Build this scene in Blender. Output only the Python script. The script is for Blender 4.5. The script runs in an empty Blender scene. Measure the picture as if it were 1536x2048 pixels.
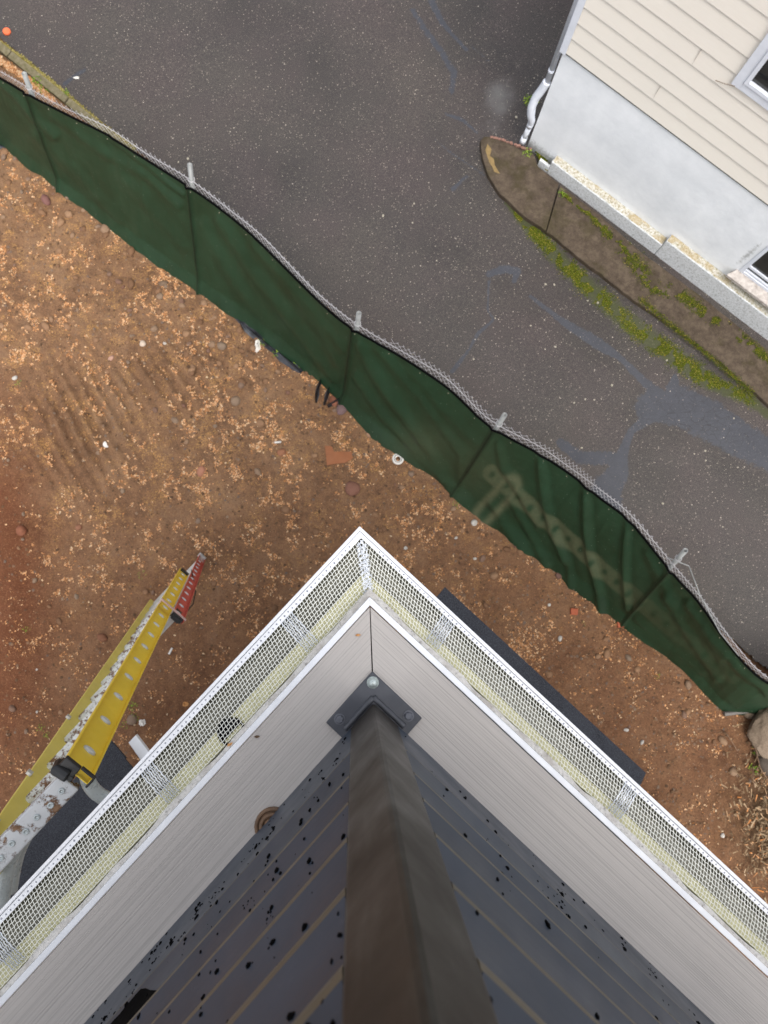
import bpy, bmesh, math, random
import numpy as np
from mathutils import Vector, Matrix
random.seed(7); rng = np.random.default_rng(11)
SC = bpy.context.scene
# ------------------------------------------------------------------ camera
F, W, H, HC = 1500.0, 1536, 2048, 10.0          # focal length in px of the full frame, size, height of the lens
def _basis(nx=710, ny=1200):
    d = np.array([nx - W/2, -(ny - H/2), -F]); d /= np.linalg.norm(d)
    Z = -d; X = np.array([1, 0, 0.]) - Z*Z[0]; X /= np.linalg.norm(X)
    return np.array([X, np.cross(Z, X), Z])
BAS = _basis()
def at(px, py, z=0.0):
    r = BAS @ np.array([px - W/2, -(py - H/2), -F]); t = (z - HC)/r[2]
    return Vector((t*r[0], t*r[1], z))
def atn(px, py, z=0.0):
    v = np.stack([px - W/2, -(py - H/2), np.full_like(px, -F)], -1) @ BAS.T
    t = (z - HC)/v[..., 2]; return t*v[..., 0], t*v[..., 1]
def projn(x, y, z=0.0):
    v = np.stack([x, y, np.zeros_like(x) + z - HC], -1) @ BAS
    return W/2 + F*v[..., 0]/-v[..., 2], H/2 - F*v[..., 1]/-v[..., 2]
cam_d = bpy.data.cameras.new('camera'); cam = bpy.data.objects.new('camera', cam_d)
SC.collection.objects.link(cam); SC.camera = cam
M = Matrix([list(BAS[i]) for i in range(3)]).to_4x4(); M.translation = (0, 0, HC); cam.matrix_world = M
cam_d.sensor_fit = 'VERTICAL'; cam_d.sensor_height = 36; cam_d.lens = 36*F/H
cam_d.clip_start = 0.02; cam_d.clip_end = 400
cam_d.dof.use_dof = True; cam_d.dof.focus_distance = 1.65; cam_d.dof.aperture_fstop = 8.5
# ------------------------------------------------------------------ light
SUN_AZ, SUN_EL = math.radians(-75), math.radians(66)   # direction towards the sun, from +X
wd = bpy.data.worlds.new('World'); SC.world = wd; wd.use_nodes = True
nt = wd.node_tree; bg = nt.nodes['Background']
sky = nt.nodes.new('ShaderNodeTexSky'); sky.sky_type = 'NISHITA'; sky.sun_disc = False
sky.sun_elevation = SUN_EL; sky.sun_rotation = math.pi/2 - SUN_AZ; sky.air_density = 1.0; sky.dust_density = 4.0
hs = nt.nodes.new('ShaderNodeHueSaturation'); hs.inputs['Saturation'].default_value = 0.30
nt.links.new(sky.outputs[0], hs.inputs['Color']); nt.links.new(hs.outputs[0], bg.inputs[0]); bg.inputs[1].default_value = 0.15
sl = bpy.data.lights.new('sun', 'SUN'); so = bpy.data.objects.new('sun', sl); SC.collection.objects.link(so)
sl.energy = 0.6; sl.angle = math.radians(35); sl.color = (1, .97, .93)
so.rotation_euler = Vector((math.cos(SUN_AZ)*math.cos(SUN_EL), math.sin(SUN_AZ)*math.cos(SUN_EL), math.sin(SUN_EL))).to_track_quat('Z', 'Y').to_euler()
so.location = (6, 6, 14)
SC.view_settings.view_transform = 'Standard'; SC.view_settings.look = 'None'
SC.view_settings.exposure = 1.15; SC.view_settings.gamma = 1
SC.cycles.max_bounces = 6
# ------------------------------------------------------------------ helpers
def link(o): SC.collection.objects.link(o); return o
def tag(o, label=None, cat=None, group=None, kind=None):
    for k, v in (('label', label), ('category', cat), ('group', group), ('kind', kind)):
        if v: o[k] = v
    return o
def empty(name, loc=(0, 0, 0), rz=0.0):
    o = bpy.data.objects.new(name, None); link(o); o.location = loc; o.rotation_euler = (0, 0, rz); o.empty_display_size = .1
    return o
class MB:
    """collects boxes, tubes, prisms into one mesh"""
    def __init__(s): s.v = []; s.f = []
    def add(s, vs, fs):
        n = len(s.v); s.v += [tuple(v) for v in vs]; s.f += [tuple(i + n for i in f) for f in fs]; return s
    def box(s, a, b, M=None):
        vs = [Vector((x, y, z)) for z in (a[2], b[2]) for y in (a[1], b[1]) for x in (a[0], b[0])]
        if M: vs = [M @ v for v in vs]
        return s.add(vs, [(0, 2, 3, 1), (4, 5, 7, 6), (0, 1, 5, 4), (2, 6, 7, 3), (0, 4, 6, 2), (1, 3, 7, 5)])
    def tube(s, pts, r, n=8, cap=True):
        pts = [Vector(p) for p in pts]; rs = r if isinstance(r, (list, tuple)) else [r]*len(pts); vs = []; fs = []
        up = Vector((0, 0, 1)) if abs((pts[-1]-pts[0]).normalized().z) < .9 else Vector((1, 0, 0))
        for i, p in enumerate(pts):
            d = (pts[min(i+1, len(pts)-1)] - pts[max(i-1, 0)]).normalized()
            a = d.cross(up).normalized(); b = d.cross(a)
            for k in range(n):
                t = 2*math.pi*k/n; vs.append(p + (a*math.cos(t) + b*math.sin(t))*rs[i])
        for i in range(len(pts)-1):
            for k in range(n): fs.append((i*n+k, i*n+(k+1) % n, (i+1)*n+(k+1) % n, (i+1)*n+k))
        if cap: fs.append(tuple(range(n))[::-1]); fs.append(tuple((len(pts)-1)*n+k for k in range(n)))
        return s.add(vs, fs)
    def pipe(s, a, b, ro, ri, n=14):            # open hollow tube
        a, b = Vector(a), Vector(b); d = (b-a).normalized(); x = d.orthogonal().normalized(); y = d.cross(x); vs = []; fs = []
        for p, r in ((a, ro), (b, ro), (b, ri), (a, ri)):
            for k in range(n): t = 2*math.pi*k/n; vs.append(p + (x*math.cos(t)+y*math.sin(t))*r)
        for j in range(4):
            for k in range(n): fs.append((j*n+k, j*n+(k+1) % n, ((j+1) % 4)*n+(k+1) % n, ((j+1) % 4)*n+k))
        return s.add(vs, fs)
    def prism(s, poly, z0, z1):                 # poly: list of (x, y)
        n = len(poly)
        return s.add([(p[0], p[1], z0) for p in poly] + [(p[0], p[1], z1) for p in poly],
                     [tuple(range(n))[::-1], tuple(range(n, 2*n))] + [(i, (i+1) % n, n+(i+1) % n, n+i) for i in range(n)])
    def lathe(s, prof, c, n=20, M=None):        # prof (r, z)
        vs = []; fs = []
        for r, z in prof:
            for k in range(n):
                t = 2*math.pi*k/n; v = Vector((r*math.cos(t), r*math.sin(t), z)); v = (M @ v) if M else v + Vector(c); vs.append(v)
        for i in range(len(prof)-1):
            for k in range(n): fs.append((i*n+k, i*n+(k+1) % n, (i+1)*n+(k+1) % n, (i+1)*n+k))
        return s.add(vs, fs)
    def build(s, name, mat, parent=None, smooth=False, bevel=0.0, recalc=True):
        me = bpy.data.meshes.new(name); me.from_pydata(s.v, [], s.f)
        if recalc:
            bm = bmesh.new(); bm.from_mesh(me); bmesh.ops.recalc_face_normals(bm, faces=bm.faces); bm.to_mesh(me); bm.free()
        me.materials.append(mat); o = bpy.data.objects.new(name, me); link(o)
        if parent: o.parent = parent
        if smooth:
            for p in me.polygons: p.use_smooth = True
        if bevel:
            m = o.modifiers.new('bevel', 'BEVEL'); m.width = bevel; m.segments = 2; m.limit_method = 'ANGLE'; m.angle_limit = .7
        return o
def np_mesh(name, V, Fc, mat, attrs=None, parent=None, smooth=False):
    """V (n,3), Fc (m,k) arrays"""
    me = bpy.data.meshes.new(name); k = Fc.shape[1]
    me.vertices.add(len(V)); me.vertices.foreach_set('co', V.astype(np.float32).ravel())
    me.loops.add(Fc.size); me.loops.foreach_set('vertex_index', Fc.astype(np.int32).ravel())
    me.polygons.add(len(Fc)); me.polygons.foreach_set('loop_start', np.arange(0, Fc.size, k, dtype=np.int32))
    me.polygons.foreach_set('loop_total', np.full(len(Fc), k, dtype=np.int32))
    if smooth: me.polygons.foreach_set('use_smooth', np.ones(len(Fc), dtype=bool))
    for an, av in (attrs or {}).items():
        a = me.attributes.new(an, 'FLOAT', 'POINT'); a.data.foreach_set('value', av.astype(np.float32).ravel())
    me.update(calc_edges=True); me.materials.append(mat)
    o = bpy.data.objects.new(name, me); link(o)
    if parent: o.parent = parent
    return o
_T = rng.random((256, 256))
def vnoise(x, y):
    xi = np.floor(x).astype(int); yi = np.floor(y).astype(int); fx = x-xi; fy = y-yi
    fx = fx*fx*(3-2*fx); fy = fy*fy*(3-2*fy); g = lambda a, b: _T[a & 255, b & 255]
    return (g(xi, yi)*(1-fx)+g(xi+1, yi)*fx)*(1-fy) + (g(xi, yi+1)*(1-fx)+g(xi+1, yi+1)*fx)*fy
def fbm(x, y, o=4):
    s = 0; a = .5
    for i in range(o): s = s + a*vnoise(x*2**i + 17.3*i, y*2**i + 5.1*i); a *= .5
    return s/(1-.5**o)
def seg_dist(px, py, pts):
    """distance to a polyline, and the interpolated third value of its points"""
    best = np.full(px.shape, 1e9); val = np.zeros(px.shape)
    for a, b in zip(pts[:-1], pts[1:]):
        dx, dy = b[0]-a[0], b[1]-a[1]; t = np.clip(((px-a[0])*dx+(py-a[1])*dy)/(dx*dx+dy*dy+1e-9), 0, 1)
        d = np.hypot(px-a[0]-t*dx, py-a[1]-t*dy); m = d < best; best = np.where(m, d, best)
        if len(a) > 2: val = np.where(m, a[2]+t*(b[2]-a[2]), val)
    return best, val
AK = 1.0
def s2l(c): return tuple(((v/255)/12.92 if v/255 <= .04045 else ((v/255+.055)/1.055)**2.4) for v in c)
# ------------------------------------------------------------------ materials
class NM:
    def __init__(s, name, rough=.6, spec=.5, metal=0.0):
        s.m = bpy.data.materials.new(name); s.m.use_nodes = True; s.t = s.m.node_tree; s.b = s.t.nodes['Principled BSDF']
        s.b.inputs['Roughness'].default_value = rough; s.b.inputs['Specular IOR Level'].default_value = spec; s.b.inputs['Metallic'].default_value = metal
        s.co = s.n('ShaderNodeTexCoord').outputs['Object']; s.h = None
    def n(s, t, **k):
        x = s.t.nodes.new(t)
        for a, v in k.items(): setattr(x, a, v)
        return x
    def l(s, a, b): s.t.links.new(a, b)
    def put(s, x, k, v):
        if isinstance(v, (int, float, tuple)): x.inputs[k].default_value = v
        else: s.l(v, x.inputs[k])
    def map(s, scale, co=None, rot=(0, 0, 0)):
        m = s.n('ShaderNodeMapping'); s.l(co or s.co, m.inputs[0]); m.inputs['Scale'].default_value = scale; m.inputs['Rotation'].default_value = rot; return m.outputs[0]
    def noise(s, sc, det=4, rough=.6, co=None, dist=0.0):
        x = s.n('ShaderNodeTexNoise'); x.inputs['Scale'].default_value = sc; x.inputs['Detail'].default_value = det
        x.inputs['Roughness'].default_value = rough; x.inputs['Distortion'].default_value = dist; s.l(co or s.co, x.inputs['Vector']); return x.outputs['Fac']
    def vor(s, sc, feat='F1', co=None, out='Distance', rnd=1.0):
        x = s.n('ShaderNodeTexVoronoi', feature=feat); x.inputs['Scale'].default_value = sc; x.inputs['Randomness'].default_value = rnd; s.l(co or s.co, x.inputs['Vector']); return x.outputs[out]
    def ramp(s, fac, stops):
        x = s.n('ShaderNodeValToRGB'); s.l(fac, x.inputs[0]); e = x.color_ramp.elements
        while len(e) < len(stops): e.new(.5)
        for i, (p, c) in enumerate(stops):
            e[i].position = p; e[i].color = (c if isinstance(c, tuple) else (c, c, c)) + (1,)
        return x.outputs[0]
    def mix(s, f, a, b, mode='MIX'):
        x = s.n('ShaderNodeMix', data_type='RGBA', blend_type=mode)
        s.put(x, 'Factor', f) if False else (x.inputs[0].__setattr__('default_value', f) if isinstance(f, (int, float)) else s.l(f, x.inputs[0]))
        for i, v in ((6, a), (7, b)):
            if isinstance(v, tuple): x.inputs[i].default_value = v + (1,) if len(v) == 3 else v
            else: s.l(v, x.inputs[i])
        return x.outputs[2]
    def math(s, op, a, b=0.0, c=0.0):
        x = s.n('ShaderNodeMath', operation=op)
        for i, v in ((0, a), (1, b), (2, c)):
            if isinstance(v, (int, float)): x.inputs[i].default_value = v
            else: s.l(v, x.inputs[i])
        return x.outputs[0]
    def attr(s, name): x = s.n('ShaderNodeAttribute', attribute_name=name); return x.outputs['Fac']
    def col(s, c):
        if isinstance(c, tuple): s.b.inputs['Base Color'].default_value = c + (1,)
        else: s.l(c, s.b.inputs['Base Color'])
        return s
    def bump(s, h, st=.3, d=.01):
        x = s.n('ShaderNodeBump'); x.inputs['Strength'].default_value = st; x.inputs['Distance'].default_value = d; s.l(h, x.inputs['Height'])
        if s.h: s.l(s.h, x.inputs['Normal'])
        s.h = x.outputs[0]; s.l(s.h, s.b.inputs['Normal']); return s
    def rough(s, v): s.l(v, s.b.inputs['Roughness']); return s
def plain(name, c, rough=.5, var=.15, sc=8., metal=0., bump=0., c2=None, spec=.5):
    m = NM(name, rough, spec, metal); a = s2l(c); n = m.noise(sc, 6, .65)
    b = s2l(c2) if c2 else tuple(v*(1-2*var) for v in a)
    m.col(m.ramp(n, [(.3, b), (.7, a)]))
    m.rough(m.ramp(m.noise(sc*2.3, 3), [(.3, max(rough-.1, 0.02)), (.7, min(rough+.12, 1))]))
    if bump: m.bump(m.noise(sc*6, 4), bump, .005)
    return m.m
def m_asphalt():
    m = NM('asphalt', .6)
    big = m.noise(.38, 4, .5); mid = m.noise(2.2, 5, .6); tint = m.noise(.9, 3, .5, co=m.map((1, 1, 1), rot=(0, 0, 1)))
    base = m.mix(m.ramp(big, [(.38, 0.), (.62, 1.)]), s2l((43, 37, 35)), s2l((67, 61, 57)))
    base = m.mix(m.ramp(tint, [(.42, 0.), (.65, .6)]), base, s2l((65, 53, 53)))
    base = m.mix(m.ramp(mid, [(.45, 0.), (.75, .35)]), base, s2l((46, 42, 41)))
    gr = m.noise(95, 3, .85); base = m.mix(m.ramp(gr, [(.36, .85), (.5, 0.)]), base, s2l((28, 25, 25)))
    base = m.mix(m.ramp(gr, [(.53, 0.), (.66, .65)]), base, s2l((115, 107, 96)))
    def specks(sc, r, keep, colr, chn):
        v = m.n('ShaderNodeTexVoronoi'); v.inputs['Scale'].default_value = sc; m.l(m.co, v.inputs['Vector'])
        sp = m.n('ShaderNodeSeparateColor'); m.l(v.outputs['Color'], sp.inputs[0])
        rad = m.math('MULTIPLY', m.math('SUBTRACT', sp.outputs[chn], keep), r/(1-keep))
        return m.math('LESS_THAN', v.outputs['Distance'], rad)
    # worn sealing compound
    se = m.math('ADD', m.attr('seal'), m.math('MULTIPLY', m.math('SUBTRACT', m.noise(13, 8, .85), .5), 1.15))
    sf = m.ramp(se, [(.46, 0.), (.54, 1.)])
    cr = m.ramp(m.vor(6.5, 'DISTANCE_TO_EDGE', co=m.map((1, 2.2, 1), rot=(0, 0, .75))), [(.0, 1.), (.028, 0.)])
    crm = m.math('MULTIPLY', cr, m.attr('crack'))
    seal = m.mix(m.noise(7, 5), s2l((42, 44, 51)), s2l((62, 65, 73)))
    seal = m.mix(m.ramp(m.noise(70, 4, .8), [(.54, 0.), (.68, .6)]), seal, s2l((91, 90, 95)))
    seal = m.mix(crm, seal, s2l((24, 24, 27)))
    base = m.mix(m.math('MULTIPLY', sf, .9), base, seal)
    base = m.mix(m.math('MULTIPLY', specks(42, .28, .58, None, 0), m.math('SUBTRACT', 1., m.math('MULTIPLY', sf, .6))), base, s2l((153, 144, 129)))
    base = m.mix(specks(17, .15, .78, None, 1), base, s2l((171, 162, 147)))
    ch = m.ramp(m.math('ADD', m.attr('chalk'), m.math('MULTIPLY', m.math('SUBTRACT', m.noise(5, 7, .75), .5), 1.)), [(.4, 0.), (1., .45)])
    base = m.mix(ch, base, s2l((119, 118, 116)))
    ms = m.ramp(m.math('ADD', m.attr('moss'), m.math('MULTIPLY', m.math('SUBTRACT', m.noise(11, 7, .78), .5), 1.0)), [(.32, 0.), (.75, .7)])
    base = m.mix(ms, base, m.mix(m.noise(30, 4), s2l((35, 39, 4)), s2l((67, 75, 7))))
    m.col(base); m.bump(gr, .6, .006); m.bump(m.noise(12, 3), .12, .01)
    m.rough(m.ramp(big, [(.4, .45), (.6, .7)])); return m.m
def m_dirt():
    m = NM('dirt', .95, .15)
    n1 = m.noise(1.3, 6, .65); n2 = m.noise(9, 6, .7); n3 = m.noise(55, 5, .75)
    c = m.ramp(n1, [(.32, s2l((89, 65, 49))), (.5, s2l((112, 85, 64))), (.68, s2l((129, 103, 80)))])
    c = m.mix(m.ramp(n2, [(.4, 0.), (.62, .55)]), c, s2l((140, 106, 77)))
    c = m.mix(m.attr('red'), c, s2l((103, 62, 41)))
    c = m.mix(m.attr('brush'), c, s2l((68, 56, 39)))
    c = m.mix(m.ramp(n3, [(.33, .7), (.48, 0.)]), c, s2l((68, 45, 32)))
    c = m.mix(m.ramp(n3, [(.57, 0.), (.68, .65)]), c, s2l((166, 129, 94)))
    cl = m.ramp(m.noise(3.2, 7, .75), [(.50, 0.), (.62, 1.)]); fl = m.ramp(m.noise(48, 4, .8), [(.50, 0.), (.58, 1.)])
    c = m.mix(m.math('MULTIPLY', m.math('MULTIPLY', cl, fl), m.attr('chaff')), c, s2l((187, 142, 85)))
    m.col(c); m.bump(n2, .5, .03); m.bump(n3, .7, .012)
    return m.m
def m_cloth():
    m = NM('privacy_cloth', .45, .5)
    w = m.noise(400, 2); n = m.noise(2.2, 6, .65, dist=.5)
    c = m.mix(m.ramp(n, [(.35, 0.), (.7, 1.)]), s2l((37, 61, 39)), s2l((48, 77, 54)))
    c = m.mix(m.math('MULTIPLY', w, .35), c, s2l((26, 54, 37)))
    c = m.mix(m.ramp(m.noise(14, 6, .8), [(.58, 0.), (.75, .25)]), c, s2l((122, 126, 106)))
    d = m.math('MULTIPLY', m.attr('dust'), m.ramp(m.noise(22, 5, .7), [(.3, .5), (.7, .85)]))
    c = m.mix(d, c, s2l((129, 128, 98)))
    c = m.mix(m.math('LESS_THAN', m.vor(13), .06), c, s2l((122, 136, 121)))
    c = m.mix(m.math('MULTIPLY', m.attr('rub'), .72), c, s2l((13, 23, 16)))  # silhouette of each post behind the cloth, painted as a dark line
    m.col(c); m.bump(w, .25, .002); m.bump(m.noise(7, 4), .25, .02)
    tr = m.n('ShaderNodeBsdfTranslucent'); m.l(c, tr.inputs[0]); mx = m.n('ShaderNodeMixShader'); mx.inputs[0].default_value = .35
    m.l(m.b.outputs[0], mx.inputs[1]); m.l(tr.outputs[0], mx.inputs[2]); m.l(mx.outputs[0], m.t.nodes['Material Output'].inputs[0])
    return m.m
def m_deck():
    m = NM('composite_board', .62, .35)
    g = m.noise(1, 2, .5, co=m.map((.8, 380, 1))); g2 = m.noise(1, 2, .5, co=m.map((1.5, 190, 1)))
    c = m.ramp(m.noise(2.5, 5, .6), [(.3, s2l((178, 171, 165))), (.7, s2l((186, 179, 172)))])
    c = m.mix(m.ramp(g, [(.36, .42), (.5, 0.)]), c, s2l((147, 141, 136)))
    c = m.mix(m.ramp(g2, [(.5, 0.), (.68, .05)]), c, s2l((202, 195, 188)))
    m.col(c); m.bump(g, .8, .001); return m.m
def m_stucco():
    m = NM('painted_stucco', .8, .3)
    c = m.ramp(m.noise(1.5, 6, .65), [(.3, s2l((224, 227, 230))), (.7, s2l((247, 249, 251)))])
    g = m.math('ADD', m.attr('grime'), m.math('MULTIPLY', m.math('SUBTRACT', m.noise(22, 7, .8), .5), 1.5))
    c = m.mix(m.ramp(g, [(.45, 0.), (1.0, .85)]), c, s2l((123, 123, 115)))
    m.col(c); m.bump(m.noise(6, 6, .7), .35, .015); m.bump(m.noise(60, 3), .2, .004); return m.m
def m_lichen():
    m = NM('lichened_ledge', .9, .2); n = m.noise(32, 6, .8)
    c = m.ramp(n, [(.38, s2l((126, 119, 86))), (.48, s2l((176, 169, 151))), (.6, s2l((212, 211, 205)))])
    c = m.mix(m.math('MULTIPLY', m.ramp(m.noise(4, 3), [(.5, 0.), (.6, 1.)]), .5), c, s2l((158, 133, 76)))
    m.col(c); m.bump(n, .6, .01); return m.m
def m_slab():
    m = NM('old_concrete', .9, .25); n = m.noise(6, 7, .75)
    c = m.ramp(n, [(.3, s2l((55, 46, 37))), (.5, s2l((77, 66, 55))), (.72, s2l((99, 87, 73)))])
    c = m.mix(m.ramp(m.noise(70, 4, .8), [(.58, 0.), (.7, .8)]), c, s2l((119, 107, 89)))
    c = m.mix(m.ramp(m.noise(2.4, 5, .7), [(.52, 0.), (.66, .6)]), c, s2l((55, 50, 25)))
    m.col(c); m.bump(n, .5, .01); m.bump(m.noise(70, 3), .4, .004); return m.m
def m_slat():
    m = NM('painted_rail_metal', .42, .5)
    c = m.ramp(m.noise(5, 5), [(.3, s2l((50, 57, 67))), (.7, s2l((63, 71, 83)))])
    c = m.mix(m.ramp(m.noise(60, 5, .8), [(.6, 0.), (.75, .3)]), c, s2l((96, 101, 112)))
    m.col(c); m.rough(m.ramp(m.noise(9, 5), [(.3, .33), (.7, .55)])); m.bump(m.noise(40, 3), .04, .002); return m.m
def m_post():
    m = NM('bronze_post_paint', .5, .25)
    c = m.ramp(m.noise(3, 4, co=m.map((4, 4, .7))), [(.3, s2l((38, 34, 30))), (.7, s2l((50, 46, 41)))])
    c = m.mix(m.ramp(m.noise(4, 5, .7, co=m.map((9, 9, 1.6))), [(.52, 0.), (.75, .45)]), c, s2l((84, 83, 78)))
    m.col(c); m.rough(m.ramp(m.noise(7, 5), [(.3, .3), (.7, .55)])); return m.m
def m_muddy():
    m = NM('mud_splashed_aluminium', .4, .5, .05)
    mud = m.ramp(m.noise(16, 7, .75), [(.50, 0.), (.56, 1.)])
    c = m.mix(m.noise(6, 4), s2l((167, 170, 173)), s2l((194, 196, 197)))
    m.col(m.mix(mud, c, m.ramp(m.noise(40, 4), [(.3, s2l((82, 56, 39))), (.7, s2l((134, 105, 80)))]))); m.bump(mud, .6, .003)
    m.rough(m.math('ADD', m.math('MULTIPLY', mud, .5), .35)); return m.m
def m_shingle(c1=(52, 53, 58), c2=(72, 74, 80)):
    m = NM('asphalt_shingle', .95, .2)
    c = m.ramp(m.noise(160, 3, .8), [(.35, s2l((24, 25, 27))), (.5, s2l(c1)), (.68, s2l((83, 85, 90)))])
    m.col(m.mix(m.math('MULTIPLY', m.vor(3, out='Color'), .35), c, s2l(c2))); m.bump(m.noise(160, 2), .6, .004); return m.m
def m_siding():
    m = NM('vinyl_siding', .55, .35)
    g = m.noise(1, 4, .6, co=m.map((5, 5, 90)))
    c = m.mix(g, s2l((234, 226, 213)), s2l((243, 237, 226))); m.col(m.mix(m.math('MULTIPLY', m.noise(.8, 4), .3), c, s2l((206, 202, 194))))
    m.bump(g, .35, .002); return m.m
def m_flash():
    m = NM('weathered_flashing', .7, .3); n = m.noise(120, 6, .75)
    c = m.ramp(n, [(.33, s2l((118, 114, 110))), (.43, s2l((188, 184, 178))), (.6, s2l((206, 202, 196)))])
    c = m.mix(m.ramp(m.noise(18, 4), [(.5, 0.), (.65, .5)]), c, s2l((150, 140, 130))); m.col(c); m.bump(n, .5, .002); return m.m
MAT = dict(asphalt=m_asphalt(), dirt=m_dirt(), cloth=m_cloth(), deck=m_deck(), stucco=m_stucco(), lichen=m_lichen(), slab=m_slab(),
    slat=m_slat(), post=m_post(), mud=m_muddy(), shingle=m_shingle(), siding=m_siding(),
    white=plain('white_painted_aluminium', (232, 233, 236), .35, .04, 12), whitemesh=plain('galvanised_guard', (238, 238, 228), .45, .06, 30),
    joint=plain('bright_guard_overlap', (206, 211, 218), .35, .15, 160, .2),
    trough=plain('gutter_inside', (160, 158, 140), .5, .18, 9), yellow=plain('yellow_fascia', (216, 211, 166), .7, .08, 60),  # trough: whitish metal toned olive-grey, shade under the guard put into the colour
    dirty=m_flash(),
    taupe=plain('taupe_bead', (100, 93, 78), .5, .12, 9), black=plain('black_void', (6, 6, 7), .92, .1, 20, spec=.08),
    rubber=plain('black_plastic', (28, 29, 31), .45, .2, 20), film=plain('black_silt_film', (58, 60, 66), .35, .2, 12, 0, .3, (16, 16, 18)),
    galv=plain('galvanised_steel', (150, 152, 150), .5, .15, 14, .25), wire=plain('chain_link_wire', (198, 196, 198), .45, .1, 9, .3),
    bolt=plain('zinc_bolt', (205, 214, 210), .35, .2, 200, .6), boltp=plain('painted_bolt', (98, 100, 108), .45, .2, 90),
    yel=plain('yellow_fibreglass', (240, 206, 62), .45, .08, 5), yelp=plain('faded_yellow_fibreglass', (224, 206, 104), .55, .08, 5),
    red=plain('faded_red_fibreglass', (200, 84, 70), .55, .12, 5), pink=plain('worn_pink_fibreglass', (212, 176, 166), .7, .15, 30),
    alu=plain('brushed_aluminium', (186, 194, 194), .3, .14, 14, .25),
    alud=plain('dull_aluminium', (196, 194, 188), .45, .2, 25, .05),
    kerb=plain('mossy_concrete', (130, 120, 98), .9, .2, 16, 0, .4, (88, 82, 48)), chip=plain('white_stone_chip', (190, 184, 174), .85, .15, 40, 0, .3), cream=plain('cream_pebble', (176, 168, 150), .85, .1, 30), paper=plain('white_litter', (226, 222, 214), .8, .1, 20),
    card=plain('wet_cardboard', (146, 92, 58), .85, .1, 6), brick=plain('orange_brick', (166, 88, 58), .85, .12, 20, 0, .3),
    rock=plain('pale_granite', (146, 128, 108), .9, .2, 45, 0, .5, (100, 86, 72)), housew=plain('own_house_siding', (198, 196, 192), .6, .05, 3),
    glass=plain('window_glass', (58, 58, 56), .08, .2, 2), blind=plain('grey_window_screen', (104, 102, 98), .7, .1, 3),
    vinylw=plain('white_vinyl', (226, 230, 238), .4, .05, 10), sill=plain('weathered_sill', (206, 198, 190), .7, .12, 20, 0, .2, (150, 140, 132)),
    copper=plain('rusty_brown_cap', (122, 92, 66), .6, .3, 40, 0, .4), leaf=plain('orange_leaf', (206, 150, 92), .7, .1, 40), twig=plain('dry_twig', (136, 108, 84), .9, .2, 30),
    orange=plain('orange_plastic', (232, 110, 66), .5, .05, 20))
def m_random(name, stops, rough=.85, bump=True, trans=False):
    m = NM(name, rough, .25); x = m.n('ShaderNodeNewGeometry').outputs['Random Per Island']
    c = m.ramp(x, [(p, s2l(c)) for p, c in stops]); m.col(m.mix(m.math('MULTIPLY', m.noise(60, 3), .4), c, s2l((70, 52, 40))) if bump else c); return m.m
def m_object_random(name, stops):
    m = NM(name, .85, .3); x = m.n('ShaderNodeObjectInfo').outputs['Random']; c = m.ramp(x, [(p, s2l(c)) for p, c in stops])
    c = m.mix(m.ramp(m.noise(30, 6, .75), [(.4, .45), (.6, 0.)]), c, s2l((84, 62, 48))); m.col(c); m.bump(m.noise(50, 4), .4, .006); return m.m
MAT['flake'] = m_random('straw_flakes', [(0, (134, 90, 52)), (.3, (172, 118, 74)), (.6, (198, 146, 100)), (.85, (206, 168, 128)), (1, (190, 168, 138))], .8, False)
MAT['gravel'] = m_random('gravel', [(0, (82, 60, 42)), (.4, (112, 84, 60)), (.7, (134, 104, 78)), (.94, (106, 92, 82)), (1, (140, 118, 96))])
MAT['stone'] = m_object_random('field_stone', [(0, (112, 82, 58)), (.35, (138, 104, 76)), (.6, (154, 120, 90)), (.8, (134, 116, 98)), (1, (120, 86, 70))])
MAT['mossm'] = m_random('moss_clumps', [(0, (34, 40, 4)), (.4, (58, 68, 4)), (.75, (80, 90, 8)), (.93, (104, 92, 20)), (1, (156, 140, 80))], .95, False)
MAT['green'] = m_random('sprout_leaf', [(0, (70, 100, 24)), (.6, (112, 140, 40)), (1, (150, 166, 60))], .7, False)
MAT['drybrush'] = m_random('dry_brush', [(0, (72, 56, 40)), (.5, (120, 98, 72)), (.85, (160, 138, 110)), (1, (186, 120, 66))], .9, False)
# ------------------------------------------------------------------ ground levels
PAIRS = [  # fence line: cloth foot (z=0) and cloth top, as seen points, with the height of the top
 (-330,10,-420,-95,1.75),(-150,145,-215,30,1.75),(0,270,-70,105,1.75),(60,322,0,148,1.75),(125,372,55,183,1.75),(195,422,130,222,1.75),(265,478,225,268,1.75),(335,527,300,318,1.75),(403,577,380,368,1.75),
 (455,610,440,410,1.75),(520,655,510,467,1.75),(590,712,590,548,1.75),(640,752,650,608,1.75),(692,797,708,655,1.75),(745,855,800,705,1.75),(830,920,900,770,1.75),
 (915,977,985,855,1.75),(945,1008,1060,890,1.75),(1030,1072,1140,940,1.75),(1105,1125,1200,990,1.75),(1170,1180,1260,1032,1.75),(1250,1240,1345,1140,1.75),(1320,1292,1398,1195,1.7),
 (1390,1345,1448,1270,1.6),(1425,1385,1490,1322,1.45),(1449,1420,1532,1364,1.3),(1536,1411,1625,1390,1.2),(1760,1392,1850,1385,1.2)]
FB = np.array([list(at(p[0], p[1], 0))[:2] for p in PAIRS]); FT = np.array([list(at(p[2], p[3], p[4]))[:2]+[p[4]] for p in PAIRS])
def side(px, py):  # >0 beyond the kerb line (driveway side), in px
    return (80 + .822*px - 0.0) - py
VIEW = (-7.0, 8.5, -6.0, 10.5)
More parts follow.
